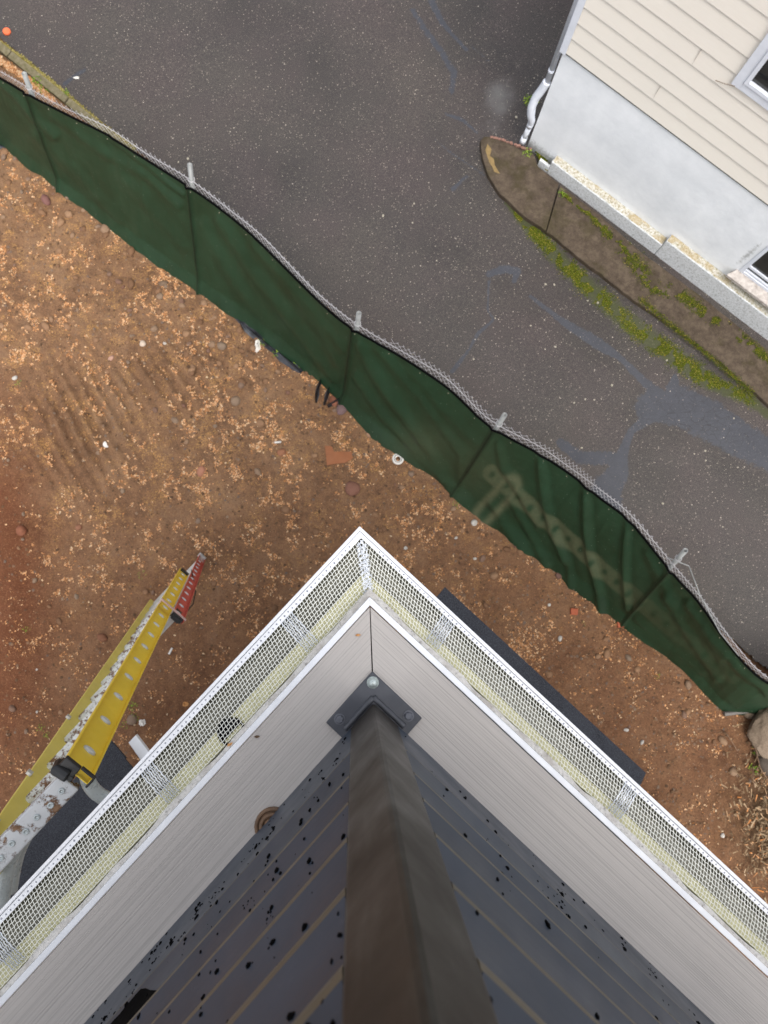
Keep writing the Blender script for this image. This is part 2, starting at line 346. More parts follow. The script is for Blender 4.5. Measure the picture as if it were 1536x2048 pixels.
# driveway sheet with a finely divided visible part
def sealmap(px, py):
    s = np.zeros(px.shape)
    ST = [([(1300,815,40),(1360,812,52),(1420,842,52),(1480,880,46),(1580,930,40)],1.0),([(1350,752,6),(1345,790,26)],1.),
      ([(1295,838,16),(1262,862,9),(1246,905,14),(1235,950,30),(1215,975,40),(1212,1020,40)],1.0),([(1240,918,20),(1160,915,22),(1120,885,14)],.8),
      ([(1060,592,5),(1120,640,9),(1170,672,17),(1200,690,18),(1240,716,9),(1290,765,12),(1330,800,22)],.85),
      ([(978,548,12),(1008,538,14),(1035,543,13),(1028,562,8)],.75),([(978,562,5),(975,620,4),(988,640,4),(955,668,7),(938,700,5),(905,742,9)],.7),
      ([(825,20,10),(850,60,13),(880,100,14),(908,145,14),(903,185,12)],.6),([(862,0,12),(885,45,9),(905,70,6),(933,100,6)],.75),
      ([(892,228,5),(925,240,7),(955,266,4)],.7),([(870,280,3),(900,305,4),(968,350,4)],.65),([(905,380,10),(935,352,7)],.6),([(130,168,7),(142,158,6),(170,140,5)],.8),([(940,90,7),(980,125,7)],.5)]
    for st, a in ST:
        d, w = seg_dist(px, py, [tuple(map(float, q)) for q in st]); s = np.maximum(s, a*np.clip(1.25 - 1.0*d/np.maximum(w, 1), 0, 1))
    return s
xs = np.arange(-5.6, 7.4, .03); ys = np.arange(-1.6, 9.4, .03); X, Y = np.meshgrid(xs, ys)
PX, PY = projn(X, Y)
jag = 10*(fbm(X*5, Y*5)-.5)
inside = side(PX, PY) + jag > 0
vid = -np.ones(X.shape, int)
cell = inside[:-1, :-1] & inside[1:, :-1] & inside[:-1, 1:] & inside[1:, 1:]
idx = np.arange(X.size).reshape(X.shape)
q = np.stack([idx[:-1, :-1][cell], idx[:-1, 1:][cell], idx[1:, 1:][cell], idx[1:, :-1][cell]], -1)
use = np.unique(q); rm = -np.ones(X.size, int); rm[use] = np.arange(len(use))
pxu, pyu = PX.ravel()[use], PY.ravel()[use]; xu, yu = X.ravel()[use], Y.ravel()[use]
chalk = np.exp(-(((pxu-1000)/35)**2+((pyu-190)/45)**2))*.9 + .4*np.exp(-(((pxu-975)/60)**2+((pyu-260)/50)**2))
md, mw = seg_dist(pxu, pyu, [(1010,405,3.),(1060,460,16.),(1150,550,22.),(1250,640,24.),(1350,715,26.),(1420,765,22.),(1500,800,16.),(1560,850,8.)])
mosa = np.clip(1.08 - md/np.maximum(mw*1.25, 1), 0, 1) + .9*np.exp(-(((pxu-1062)/12)**2+((pyu-205)/12)**2))
sm = sealmap(pxu, pyu)
zz = .018*(fbm(xu*.8, yu*.8)-.5)*2 + .002
crk = np.exp(-(((pxu-1400)/150)**2+((pyu-850)/70)**2))
np_mesh('driveway', np.stack([xu, yu, zz], -1), rm[q], MAT['asphalt'], dict(seal=sm, chalk=chalk, moss=mosa, crack=crk), smooth=True)['kind'] = 'structure'
MB().box((-60, 9.36, -.06), (60, 60, -.002)).box((7.36, -1.6, -.06), (60, 9.36, -.002)).build('road_surface', MAT['asphalt'])['kind'] = 'structure'
MB().box((-60, 8.6, -.06), (-5.55, 9.36, -.003)).build('road_surface', MAT['asphalt'])['kind'] = 'structure'
# soil sheet: fine where the photo sees it, coarse to the horizon
xs = np.concatenate([np.linspace(-150, -6, 12), np.arange(-5.9, 7.6, .032), np.linspace(8, 150, 12)])
ys = np.concatenate([np.linspace(-150, -4.4, 12), np.arange(-4.3, 7.4, .032), np.linspace(7.8, 150, 12)]); X, Y = np.meshgrid(xs, ys)
PX, PY = projn(X, Y); sd = -side(PX, PY)/150.
fine = (np.abs(X) < 7.9) & (Y > -4.5) & (Y < 7.6)
und = np.clip((sd+.05)/.25, 0, 1)
Z = .05*(fbm(X*1.1, Y*1.1, 3)-.5)*2 + .05*(fbm(X*5, Y*5, 4)-.5) + .028*(fbm(X*22, Y*22, 2)-.5)
# crawler-track bars pressed into the soil
u1 = (PX+1.05*PY); trk = np.exp(-(((PX-165)/95)**2+((PY-850)/120)**2))
Z += trk*.055*np.clip(np.sin((PX*.86-PY*.5+14*fbm(X*1.5, Y*1.5))/25*2*math.pi)*1.5, -1, 1)*(.6+.6*fbm(X*3, Y*3))
trk2 = np.exp(-(((PX-330)/110)**2+((PY-760)/60)**2)); Z += trk2*.040*np.sin((PX*.8-PY*.6)/25*2*math.pi)
mound = np.exp(-(((PX-5)/70)**2+((PY-1150)/260)**2)); Z += .12*mound
brush = np.exp(-(((PX-1560)/95)**2+((PY-1640)/130)**2)); Z += .16*brush*(.4+fbm(X*5, Y*5))
Z = np.where(fine, Z*und - (1-und)*.07, -.07)
idx = np.arange(X.size).reshape(X.shape); q = np.stack([idx[:-1, :-1], idx[:-1, 1:], idx[1:, 1:], idx[1:, :-1]], -1).reshape(-1, 4)
red = np.clip(np.exp(-(((PX-0)/90)**2+((PY-1150)/300)**2)) + .35*np.clip((PY-900)/500, 0, 1), 0, .85)
chaff = np.clip(.9 - .8*np.clip((PY-900)/400, 0, 1) - 1.*mound, 0, 1)
np_mesh('ground', np.stack([X, Y, Z], -1).reshape(-1, 3), q, MAT['dirt'], dict(red=red, brush=brush, chaff=chaff), smooth=True)['kind'] = 'structure'
def zsoil(x, y):
    i = np.clip(np.searchsorted(xs, x)-1, 0, len(xs)-2); j = np.clip(np.searchsorted(ys, y)-1, 0, len(ys)-2); return Z[j, i]
def in_yard(px, py):   # house side of the fence foot
    b = np.array([[p[0], p[1]] for p in PAIRS]); return py > np.interp(px, b[:26, 0], b[:26, 1]) + np.where(px > 1449, -4, 4)
# ------------------------------------------------------------------ scattered small stuff
def scatter_flakes(px, py, smin, smax, name, mat, label, cat, zoff=.004, n_side=4, asp=(.25, .7), lift=.5):
    x, y = atn(px, py); n = len(x); z = zsoil(x, y) + zoff
    L = smin + (smax-smin)*rng.random(n)**2.2; Wd = L*(asp[0] + (asp[1]-asp[0])*rng.random(n)); a = rng.random(n)*2*np.pi
    t1 = (rng.random(n)-.5)*lift; t2 = (rng.random(n)-.5)*lift; ux, uy = np.cos(a), np.sin(a); c = []
    for su, sv in ((-1, -.5), (.1, -1), (1, -.2), (.3, 1), (-.7, .8))[:5]:
        c.append(np.stack([x + su*L/2*ux - sv*Wd/2*uy, y + su*L/2*uy + sv*Wd/2*ux, z + (su*t1*L/2 + sv*t2*Wd/2) + np.abs(t1)*L/2], -1))
    V = np.stack(c, 1).reshape(-1, 3); o = np_mesh(name, V, np.arange(n*5).reshape(n, 5), mat)
    return tag(o, label, cat, kind='stuff')
def sample(n, dens, box=(-60, 1600, 230, 1760)):
    outx, outy = [], []; tot = 0
    while tot < n:
        px = rng.uniform(box[0], box[1], 60000); py = rng.uniform(box[2], box[3], 60000); k = in_yard(px, py) & (rng.random(60000) < dens(px, py))
        outx.append(px[k]); outy.append(py[k]); tot += k.sum()
    return np.concatenate(outx)[:n], np.concatenate(outy)[:n]
def d_straw(px, py):
    c = np.clip((fbm(px/34, py/34, 4)-.485)*10, 0, 1); c2 = np.clip((fbm(px/9+50, py/9, 2)-.48)*7, 0, 1)
    reg = np.clip(1.1 - .9*np.clip((py-880)/500, 0, 1), .25, 1); m = np.exp(-((px/70)**2+((py-1150)/260)**2))
    hot = np.exp(-(((px-1045)/30)**2+((py-1300)/38)**2)) + np.exp(-(((px-1130)/30)**2+((py-1105)/22)**2))
    return np.clip((c*c2*reg + .010)*(1-m) + .7*hot, 0, 1)
px, py = sample(52000, d_straw)
scatter_flakes(px, py, .009, .036, 'straw_chaff', MAT['flake'], 'orange and tan straw chaff strewn in clumps over the brown soil', 'straw')
px, py = sample(20000, lambda a, b: .25+.75*np.clip(1.3-np.abs(b-(270+.78*a))/500, 0, 1))
def gravel(px, py, smin, smax, mat, name, label, cat, zf=zsoil, z0=0., pw=3.):
    x, y = atn(px, py); n = len(x); z = zf(x, y)+z0; r = smin+(smax-smin)*rng.random(n)**pw; a = rng.random(n)*6.28
    T = np.array([(1, 0, 0), (.35, .85, .1), (-.75, .6, 0), (-.8, -.5, .1), (.2, -.9, 0), (.15, .1, .62), (-.25, -.1, .55)])
    Fq = np.array([(0, 1, 5), (1, 2, 6), (1, 6, 5), (2, 3, 6), (3, 4, 6), (4, 0, 5), (4, 5, 6)])
    ca, sa = np.cos(a)[:, None], np.sin(a)[:, None]; st = (.6+.4*rng.random(n))[:, None]
    V = np.stack([x[:, None]+r[:, None]*(T[:, 0]*ca-T[:, 1]*st*sa), y[:, None]+r[:, None]*(T[:, 0]*sa+T[:, 1]*st*ca), z[:, None]+r[:, None]*T[:, 2]*(.7+.5*rng.random((n, 1)))], -1)
    Fc = (Fq[None]+7*np.arange(n)[:, None, None]).reshape(-1, 3)
    return tag(np_mesh(name, V.reshape(-1, 3), Fc, mat), label, cat, kind='stuff')
gravel(px, py, .005, .028, MAT['gravel'], 'fine_gravel', 'fine brown gravel and crumbs of soil all over the yard', 'gravel')
# moss clumps beside the walkway and at the foot of the neighbour's wall
def along(n, pts):
    P = np.array(pts, float); L = np.r_[0, np.cumsum(np.hypot(*np.diff(P[:, :2], axis=0).T))]; s = rng.random(n)*L[-1]
    w = np.interp(s, L, P[:, 2]); return np.interp(s, L, P[:, 0])+rng.normal(size=n)*w*.45, np.interp(s, L, P[:, 1])+rng.normal(size=n)*w*.45
x1, y1 = along(34000, [(1030,425,4),(1065,462,13),(1150,550,20),(1250,640,22),(1350,715,25),(1420,765,20),(1500,800,16)])
k = fbm(x1/16, y1/16, 4) > .43; x1, y1 = x1[k], y1[k]
gravel(x1, y1, .003, .010, MAT['mossm'], 'moss_band', 'bright green moss growing along the driveway beside the walkway', 'moss', zf=lambda a, b: 0*a+.006, pw=1.5)
x1, y1 = along(16000, [(1120,392,3),(1180,438,7),(1210,470,12),(1260,520,20),(1300,580,16),(1350,590,14),(1400,628,13),(1470,675,12),(1560,745,10)])
k = fbm(x1/14, y1/14, 4) > .5; x1, y1 = x1[k], y1[k]
x2, y2 = along(2600, [(1275,602,10),(1330,650,9),(1400,705,7),(1500,790,9)]); x1, y1 = np.r_[x1, x2], np.r_[y1, y2]
gravel(x1, y1, .003, .009, MAT['mossm'], 'moss_on_walkway', 'dark green moss creeping over the old concrete walkway along the white ledge', 'moss', zf=lambda a, b: 0*a+.088, pw=1.5)
x1, y1 = along(1100, [(1070,285,6),(1080,305,9),(1085,325,8),(1100,345,4)])
gravel(x1, y1, .006, .018, MAT['mossm'], 'moss_at_drain', 'brownish moss and grit packed around the foot of the downspout', 'moss', zf=lambda a, b: 0*a+.05, pw=1.5)
x1, y1 = along(3000, [(-60,38,5),(0,84,5),(60,128,5),(130,187,5),(200,248,6),(270,300,6)])
gravel(x1, y1, .005, .014, m_random('kerb_weeds', [(0, (88, 82, 36)), (.5, (122, 112, 56)), (1, (160, 146, 96))], .9, False), 'kerb_litter', 'dry yellowish moss and grit caught against the kerb', 'moss', zf=lambda a, b: 0*a+.015, pw=1.5)
x1, y1 = along(3200, [(-60,68,7),(0,122,7),(60,165,7),(110,205,5)])
scatter_flakes(x1, y1, .012, .045, 'leaf_litter', MAT['flake'], 'rust brown leaf litter packed between the kerb and the wire fence', 'leaf litter', zoff=.02)
# ------------------------------------------------------------------ kerb and walkway
def quad_px(a, b, wpx):
    d = Vector((b[0]-a[0], b[1]-a[1])).normalized(); n = Vector((-d.y, d.x))*wpx/2
    return [(a[0]+n.x, a[1]+n.y), (b[0]+n.x, b[1]+n.y), (b[0]-n.x, b[1]-n.y), (a[0]-n.x, a[1]-n.y)]
kb = MB()
for a, b in (((-300,-150), (-8,84)), ((-6,86), (17,105)), ((19,107), (132,198)), ((134,200), (420,432))):
    kb.prism([at(*p, .06)[:2] for p in quad_px(a, b, 15)], -.12, .055+random.uniform(-.006, .006))
kb.build('kerb', MAT['kerb'], bevel=.012)['kind'] = 'structure'
edge = [(961,281),(966,315),(976,348),(1000,388),(1040,425),(1100,468),(1154,512),(1212,556),(1271,602),(1350,655),(1441,725),(1536,808),(1760,1000)]
inner = [(1760,880),(1536,700),(1400,590),(1284,505),(1200,430),(1112,364),(1078,334),(1066,308),(1040,297),(1012,285),(985,273),(968,273)]
def subdiv(p, j=0.):
    o = []
    for a, b in zip(p[:-1], p[1:]):
        n = max(1, int(math.hypot(b[0]-a[0], b[1]-a[1])/14))
        for i in range(n): t = i/n; o.append((a[0]+t*(b[0]-a[0])+random.uniform(-j, j), a[1]+t*(b[1]-a[1])+random.uniform(-j, j)))
    return o + [p[-1]]
# two slabs split at a joint; each one prism
def strip(outer, inn, name, z):
    poly = [at(*p, z)[:2] for p in outer+inn]; mb = MB().prism(poly, -.1, z); return mb.build(name, MAT['slab'], bevel=.01)
j1 = (1092, 462); j2 = (1118, 368)
s1 = strip(subdiv([p for p in edge if p[0] < 1092]+[j1], 1.2), subdiv([j2]+[p for p in inner if p[0] < 1112], 1.), 'walkway', .085); s1['kind'] = 'structure'
s2 = strip(subdiv([(1094, 464)]+[p for p in edge if p[0] > 1092], 1.5), subdiv([p for p in inner if p[0] > 1118]+[(1120, 370)], .5), 'walkway', .078); s2['kind'] = 'structure'
cm = MB().prism([at(*p, .088)[:2] for p in subdiv([(975,286),(982,300),(981,312),(989,318),(991,330),(999,346),(990,343),(984,334),(977,322),(971,300),(975,286)][:-1], 1.6)], .08, .0862)
tag(cm.build('paint_stain', plain('ochre_stain', (140, 116, 72), .8, .2, 30)), 'ochre stain on the pointed end of the walkway', 'stain')
cm = MB()
for i in range(16):
    t = i/15; p = at(985+75*t+random.uniform(-2, 2), 273+26*t+random.uniform(-1, 1), .09); cm.box((p.x-.02, p.y-.014, .06), (p.x+.018, p.y+.016, .094+random.uniform(-.01, .006)))
tag(cm.build('broken_brick_edge', plain('pink_brick', (146, 108, 94), .9, .15, 30)), 'crumbled pink brick edge at the pointed end of the walkway', 'brick')
# ------------------------------------------------------------------ neighbour's house
c0 = at(1085, 318, 0); w0 = at(1536, 660, 0); UX = (w0-c0).normalized(); NX = Vector((-UX.y, UX.x, 0))  # UX along the wall, NX away from us (into the house)
HM = Matrix(((UX.x, NX.x, 0, c0.x), (UX.y, NX.y, 0, c0.y), (0, 0, 1, 0), (0, 0, 0, 1)))
nb = empty('neighbour_house', c0, math.atan2(UX.y, UX.x)); tag(nb, 'cream sided house with a white stucco base across the driveway', 'house')
# stucco base: gridded for grime
uu = np.arange(-.28, 12, .05); zs_ = np.arange(-.1, 1.93, .05); U, Zz = np.meshgrid(uu, zs_)
gr = np.clip(1.1-Zz/.35, 0, 1)*np.clip(1-(U-.25)/.35, 0, 1)*1.0 + .35*np.clip(.30-Zz, 0, 1) + .8*np.exp(-(((U-3.02)/.06)**2+((Zz-1.0)/.45)**2))
idx = np.arange(U.size).reshape(U.shape); q = np.stack([idx[:-1, :-1], idx[:-1, 1:], idx[1:, 1:], idx[1:, :-1]], -1).reshape(-1, 4)
hole = (U[:-1, :-1].ravel() > 3.10) & (U[:-1, :-1].ravel() < 4.0) & (Zz[:-1, :-1].ravel() > .62) & (Zz[:-1, :-1].ravel() < 1.35)
np_mesh('stucco_base', np.stack([U, 0*U+.0+.004*(fbm(U*3, Zz*3)-.5), Zz], -1).reshape(-1, 3), q[~hole], MAT['stucco'], dict(grime=gr), nb, True)
st2 = MB().box((-.28, .01, -.1), (-.262, 8, 1.93)).box((-.28, 7.98, -.1), (12, 8, 1.93)).build('stucco_side', MAT['stucco'], nb)
sd_ = MB(); CH = .232; z = 1.93; i = 0
while z < 5.6:
    sd_.add([(-.27, -.028, z), (12, -.028, z), (12, -.012, z+CH-.016), (-.27, -.012, z+CH-.016), (-.27, .05, z), (12, .05, z), (12, .004, z+CH-.016), (-.27, .004, z+CH-.016), (12, .004, z+CH), (-.27, .004, z+CH), (-.27, -.028, z+CH), (12, -.028, z+CH)],
            [(0, 1, 2, 3), (0, 4, 5, 1), (3, 2, 6, 7), (7, 6, 8, 9), (9, 8, 11, 10)])
    sd_.add([(-.298, 0, z), (-.298, 8, z), (-.282, 8, z+CH), (-.282, 0, z+CH), (-.25, 0, z), (-.25, 8, z)], [(0, 1, 2, 3), (0, 4, 5, 1)])
    z += CH; i += 1
sd_.build('siding', MAT['siding'], nb, recalc=False)
MB().box((-.31, -.036, 1.9), (-.235, -.0285, 5.7)).box((-.318, -.036, 1.9), (-.3105, .06, 5.7)).build('corner_board', MAT['vinylw'], nb)
MB().box((-.26, -.02, 1.905), (12, .0, 1.929)).build('starter_strip', plain('dark_gap', (96, 90, 84), .8, .2, 20), nb)
for u, k in ((.93, 1), (2.4, 3), (1.1, 4)):
    jn = MB(); jn.box((u, -.0285, 1.93+CH*k+.01), (u+.0025, -.012, 1.93+CH*(k+1)-.018)); jn.build('siding_joint', MAT['sill'], nb)
MB().add([(-.6, -.35, 5.6), (12.3, -.35, 5.6), (12.3, 4, 7.6), (-.6, 4, 7.6), (12.3, 8.35, 5.6), (-.6, 8.35, 5.6)], [(0, 1, 2, 3), (3, 2, 4, 5), (0, 3, 5), (1, 4, 2), (0, 5, 4, 1)]).build('roof', m_shingle((70, 66, 64)), nb)
# ledge at the wall foot: lower then taller stretch
def m_footing():
    m = NM('grimy_footing', .85, .25); n = m.noise(38, 7, .8)
    c = m.ramp(n, [(.36, s2l((140, 140, 134))), (.46, s2l((204, 206, 206))), (.62, s2l((226, 228, 230)))])
    m.col(c); m.bump(n, .4, .006); return m.m
MAT['footing'] = m_footing()
def ledge(u0, u1, h, dep):
    MB().box((u0, -dep, -.1), (u1, -.002, h)).build('wall_footing', MAT['footing'], nb, bevel=.012)
    a = MB(); n = int((u1-u0)/.05)
    vs = []; fs = []
    for i in range(n+1):
        u = u0+.008+(u1-u0-.016)*i/n; zt = h+.004+random.uniform(0, .004)
        vs += [(u, -dep+.012+random.uniform(-.004, .004), zt), (u, -.004, zt+.004)]
        if i: fs.append((2*i-2, 2*i, 2*i+1, 2*i-1))
    a.add(vs, fs).build('ledge_top', MAT['lichen'], nb)
ledge(.17, 2.10, .27, .125); ledge(2.105, 12, .40, .125)
MB().box((.0, -.125, -.1), (.168, -.085, .13)).build('wall_footing', MAT['footing'], nb, bevel=.004)
# siding window
def window(u0, z0, u1, z1, cas, name, deep=.0, sill=False):
    wn = MB()
    y0, y1 = -.055, -.004
    for a, b in (((u0, y0, z0), (u0+cas, y1, z1)), ((u1-cas, y0, z0), (u1, y1, z1)), ((u0+cas, y0+.002, z0), (u1-cas, y1, z0+cas)), ((u0+cas, y0+.002, z1-cas), (u1-cas, y1, z1))): wn.box(a, b)
    w = wn.build('window', MAT['vinylw'], nb, bevel=.004)
    f = MB(); g = cas+.0; fw = .045
    for a, b in (((u0+g, -.07, z0+g), (u0+g+fw, -.01, z1-g)), ((u1-g-fw, -.07, z0+g), (u1-g, -.01, z1-g)), ((u0+g+fw, -.068, z0+g), (u1-g-fw, -.01, z0+g+fw)), ((u0+g+fw, -.068, z1-g-fw), (u1-g-fw, -.01, z1-g)),
                 ((u0+g+fw, -.05, (z0+z1)/2-.02), (u1-g-fw, -.01, (z0+z1)/2+.02))): f.box(a, b)
    f.build('sash', MAT['vinylw'], w, bevel=.004)
    MB().box((u0+g+fw, -.028, z0+g+fw), (u1-g-fw, -.024, z1-g-fw)).build('pane', MAT['glass'], w)
    b = MB(); zc = z0+g+fw+.004
    b.box((u0+g+fw+.01, -.034, zc+.10), (u1-g-fw-.01, -.030, zc+.135)).build('screen_bar', MAT['rubber'], w)
    return w
window(1.55, 2.99, 2.65, 4.6, .105, 'window')
# basement window with sloping sill
w2 = MB(); a, b, z0, z1 = 3.10, 4.0, .65, 1.37
for p, q_ in (((a, -.01, z0), (a+.05, .04, z1)), ((b-.05, -.01, z0), (b, .04, z1)), ((a+.05, -.008, z0), (b-.05, .04, z0+.05)), ((a+.05, -.008, z1-.05), (b-.05, .04, z1))): w2.box(p, q_)
w2 = w2.build('window', MAT['vinylw'], nb, bevel=.004)
MB().box((a+.05, .028, z0+.05), (b-.05, .032, z1-.05)).build('pane', MAT['glass'], w2)
MB().box((a+.05, .006, z0+.15), (b-.05, .026, z0+.19)).box((a+.05, .0, z0+.07), (b-.05, .026, z0+.09)).build('sash', MAT['vinylw'], w2)
MB().add([(a-.09, -.12, z0-.10), (b+.1, -.12, z0-.10), (b+.1, -.12, z0-.05), (a-.09, -.12, z0-.05), (a-.03, .0, z0-.10), (b+.1, .0, z0-.10), (b+.1, -.0, z0-.004), (a-.03, -.0, z0-.004)],
   [(0, 1, 2, 3), (3, 2, 6, 7), (0, 3, 7, 4), (1, 5, 6, 2), (0, 4, 5, 1)]).build('window_sill', MAT['sill'], nb, bevel=.006)
def hw(u, y, z): return HM @ Vector((u, y, z))
tw = MB().tube([hw(1.40, -.035, 2.89), hw(1.5, -.05, 2.94), hw(1.6, -.06, 3.0)], .003, 5).build('twig', MAT['twig']); tag(tw, 'thin twig caught at the corner of the upper window', 'twig')
# downspout at the house corner (fixed to the wall)
def hl(u, y, z): return (u, y, z)
dp = MB().tube([hl(-.345, .02, 5.5), hl(-.345, .02, 1.28)], .036, 12).build('downspout', MAT['vinylw'], nb, True)
fl = MB(); pts = []; rs = []
path = [Vector(hl(-.345, .02, 1.30)), Vector(hl(-.37, .0, 1.15)), Vector(hl(-.40, -.03, 1.0)), Vector(hl(-.40, -.06, .85)), Vector(hl(-.37, -.06, .70)), Vector(hl(-.345, -.03, .58)), Vector(hl(-.345, -.02, .50))]
for i in range(60):
    t = i/59*(len(path)-1); k = min(int(t), len(path)-2); p = path[k].lerp(path[k+1], t-k); pts.append(p); rs.append(.052+(.004 if i % 2 else -.004)*(1 if i < 38 else .5)-(.010*max(0, i-35)/24))
fl.tube(pts, rs, 14).build('flexible_elbow', MAT['vinylw'], dp, True)
MB().tube([hl(-.345, -.02, .51), hl(-.36, -.03, .08)], .038, 12).tube([hl(-.357, -.03, .20), hl(-.361, -.031, .05)], .044, 12).tube([hl(-.345, -.02, .52), hl(-.347, -.021, .43)], .044, 12).build('drain_pipe', MAT['vinylw'], dp, True)
MB().tube([hl(-.345, .02, 1.52), hl(-.345, .02, 1.49)], .041, 12).build('pipe_joint', MAT['vinylw'], dp)
# ------------------------------------------------------------------ fence
fn = empty('chain_link_fence', (FB[13][0], FB[13][1], 0)); tag(fn, 'galvanised chain link fence leaning over the driveway, backed with green cloth', 'fence')
FO = Vector((FB[13][0], FB[13][1], 0))
arc = np.r_[0, np.cumsum(np.hypot(*np.diff(FB, axis=0).T))]; LF = arc[-1]
def smooth_interp(s, arr):
    o = []
    for k in range(arr.shape[1]):
        v = sum(np.interp(np.clip(s+d, 0, LF), arc, arr[:, k])*w for d, w in ((-.22, .15), (-.11, .22), (0, .26), (.11, .22), (.22, .15))); o.append(v)
    return np.stack(o, -1)
PXB = np.array([[p[0], p[1]] for p in PAIRS], float); PXT = np.array([[p[2], p[3]] for p in PAIRS], float)
def fpoint(s, t, off=0.0):
    b = smooth_interp(s, FB); tp = smooth_interp(s, FT); e = .05; d = smooth_interp(np.clip(s+e, 0, LF), FB)-smooth_interp(np.clip(s-e, 0, LF), FB)
    d /= np.linalg.norm(d, axis=-1, keepdims=True); n = np.stack([-d[..., 1], d[..., 0]], -1)   # away from the yard
    x = b[..., 0]+(tp[..., 0]-b[..., 0])*t+n[..., 0]*off; y = b[..., 1]+(tp[..., 1]-b[..., 1])*t+n[..., 1]*off
    return np.stack([x, y, tp[..., 2]*t], -1)
ns, nt_ = 1250, 60; S, T_ = np.meshgrid(np.linspace(0, LF, ns), np.linspace(0.0, 1, nt_), indexing='ij')
pb = np.stack([np.interp(S, arc, PXB[:, k]) for k in (0, 1)], -1); pt = np.stack([np.interp(S, arc, PXT[:, k]) for k in (0, 1)], -1)
CP = pb+(pt-pb)*T_[..., None]; cx, cy = CP[..., 0], CP[..., 1]
off = .03*(fbm(S*1.3+T_*1.2, T_*1.5+3, 4)-.5) + .012*(fbm(S*9, T_*1.2+9, 2)-.5)
RID = [([(1085,905),(1092,960),(1110,1050),(1135,1110)],9,.040),([(1176,958),(1178,1020),(1186,1090),(1200,1160),(1215,1240)],8,.050),([(1259,1022),(1257,1080),(1258,1150),(1262,1210)],7,.040),
 ([(1000,880),(1020,930),(1055,990),(1085,1040)],9,.03),([(990,1000),(1020,1050),(1060,1100)],9,.03),([(1030,990),(1065,1060),(1100,1120)],8,.03),([(1120,1060),(1140,1110),(1150,1160)],7,.03),
 ([(440,430),(500,520),(590,640),(670,750)],12,.030),([(510,480),(590,580),(650,660),(690,740)],10,.022),([(410,440),(450,520),(540,650)],12,.02),([(560,530),(620,600),(690,690)],8,.018),
 ([(722,680),(770,760),(840,860),(905,960)],11,.035),([(715,740),(760,810),(830,890),(890,950)],9,.03),([(760,690),(850,790),(930,900),(925,960)],9,.022),([(830,740),(900,820),(960,880)],9,.015),
 ([(0,150),(40,190),(75,230),(110,262)],8,.035),([(110,225),(200,290),(300,345),(360,400)],9,.02),([(230,272),(300,325),(370,380)],5,.03),([(70,260),(150,330),(240,430)],12,.02),([(240,330),(300,400),(370,480)],12,.018),
 ([(1300,1100),(1340,1180),(1400,1250),(1450,1310)],9,.025),([(1380,1200),(1430,1270),(1490,1340),(1536,1380)],8,.035),([(1340,1190),(1400,1290),(1440,1350)],9,.03),([(1275,1230),(1340,1290),(1410,1340)],8,.02)]
for pts_, w_, a_ in RID:
    d, _ = seg_dist(cx, cy, [tuple(map(float, p)) for p in pts_]); a_ *= 1.0; off = off - a_*np.exp(-(d/w_)**2) + a_*.5*np.exp(-((d-w_*1.6)/w_)**2)*.5
off *= np.clip((1-T_)*12, .25, 1)
postS = []
for k in (4, 8, 13, 16, 21): postS.append(arc[k])
for ps in postS: off = off*(1-.8*np.exp(-((S-ps)/.06)**2)) - .034*np.exp(-((S-ps)/.024)**2)
foot = np.clip(1-T_*8, 0, 1); off -= foot*(.02+.08*fbm(S*2.5, S*0, 3))
V = fpoint(S, T_, off-.035); V[..., 2] += .012*(fbm(S*6, T_*0, 3)-.2)*foot*2
dd, _ = seg_dist(cx, cy, [(990.,936.),(1020.,962.),(1094.,1026.),(1166.,1088.),(1241.,1155.),(1320.,1225.),(1400.,1290.),(1470.,1345.)])
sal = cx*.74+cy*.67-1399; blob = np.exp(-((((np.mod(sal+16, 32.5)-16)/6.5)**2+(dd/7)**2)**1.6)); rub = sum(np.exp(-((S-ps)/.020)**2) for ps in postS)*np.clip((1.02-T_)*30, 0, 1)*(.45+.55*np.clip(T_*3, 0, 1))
dust = .6*np.clip(1.2-(dd/18)**6, 0, 1)*(1-.95*blob)*np.clip((1380-cx)/180, .25, 1)
d2, _ = seg_dist(cx, cy, [(975.,1020.),(1010.,985.),(1030.,960.)]); ring = np.exp(-((d2-15)/8)**2)*.7; dust = np.maximum(dust*.85, ring)
dust = np.maximum(dust, .28*np.exp(-(((cx-850)/60)**2+((cy-880)/45)**2))+.2*np.exp(-(((cx-960)/60)**2+((cy-930)/55)**2)))
idx = np.arange(S.size).reshape(S.shape); q = np.stack([idx[:-1, :-1], idx[1:, :-1], idx[1:, 1:], idx[:-1, 1:]], -1).reshape(-1, 4)
Vl = V.reshape(-1, 3)-np.array(FO)
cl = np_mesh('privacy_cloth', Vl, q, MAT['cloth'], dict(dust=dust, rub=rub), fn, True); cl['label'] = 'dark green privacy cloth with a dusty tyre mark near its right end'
# black hem, with ties
hem = MB(); hp = V[::3, -1]-np.array(FO); hem.tube([Vector(p)+Vector((0, 0, .004)) for p in hp], .015, 6).build('hem', MAT['black'], fn, True)
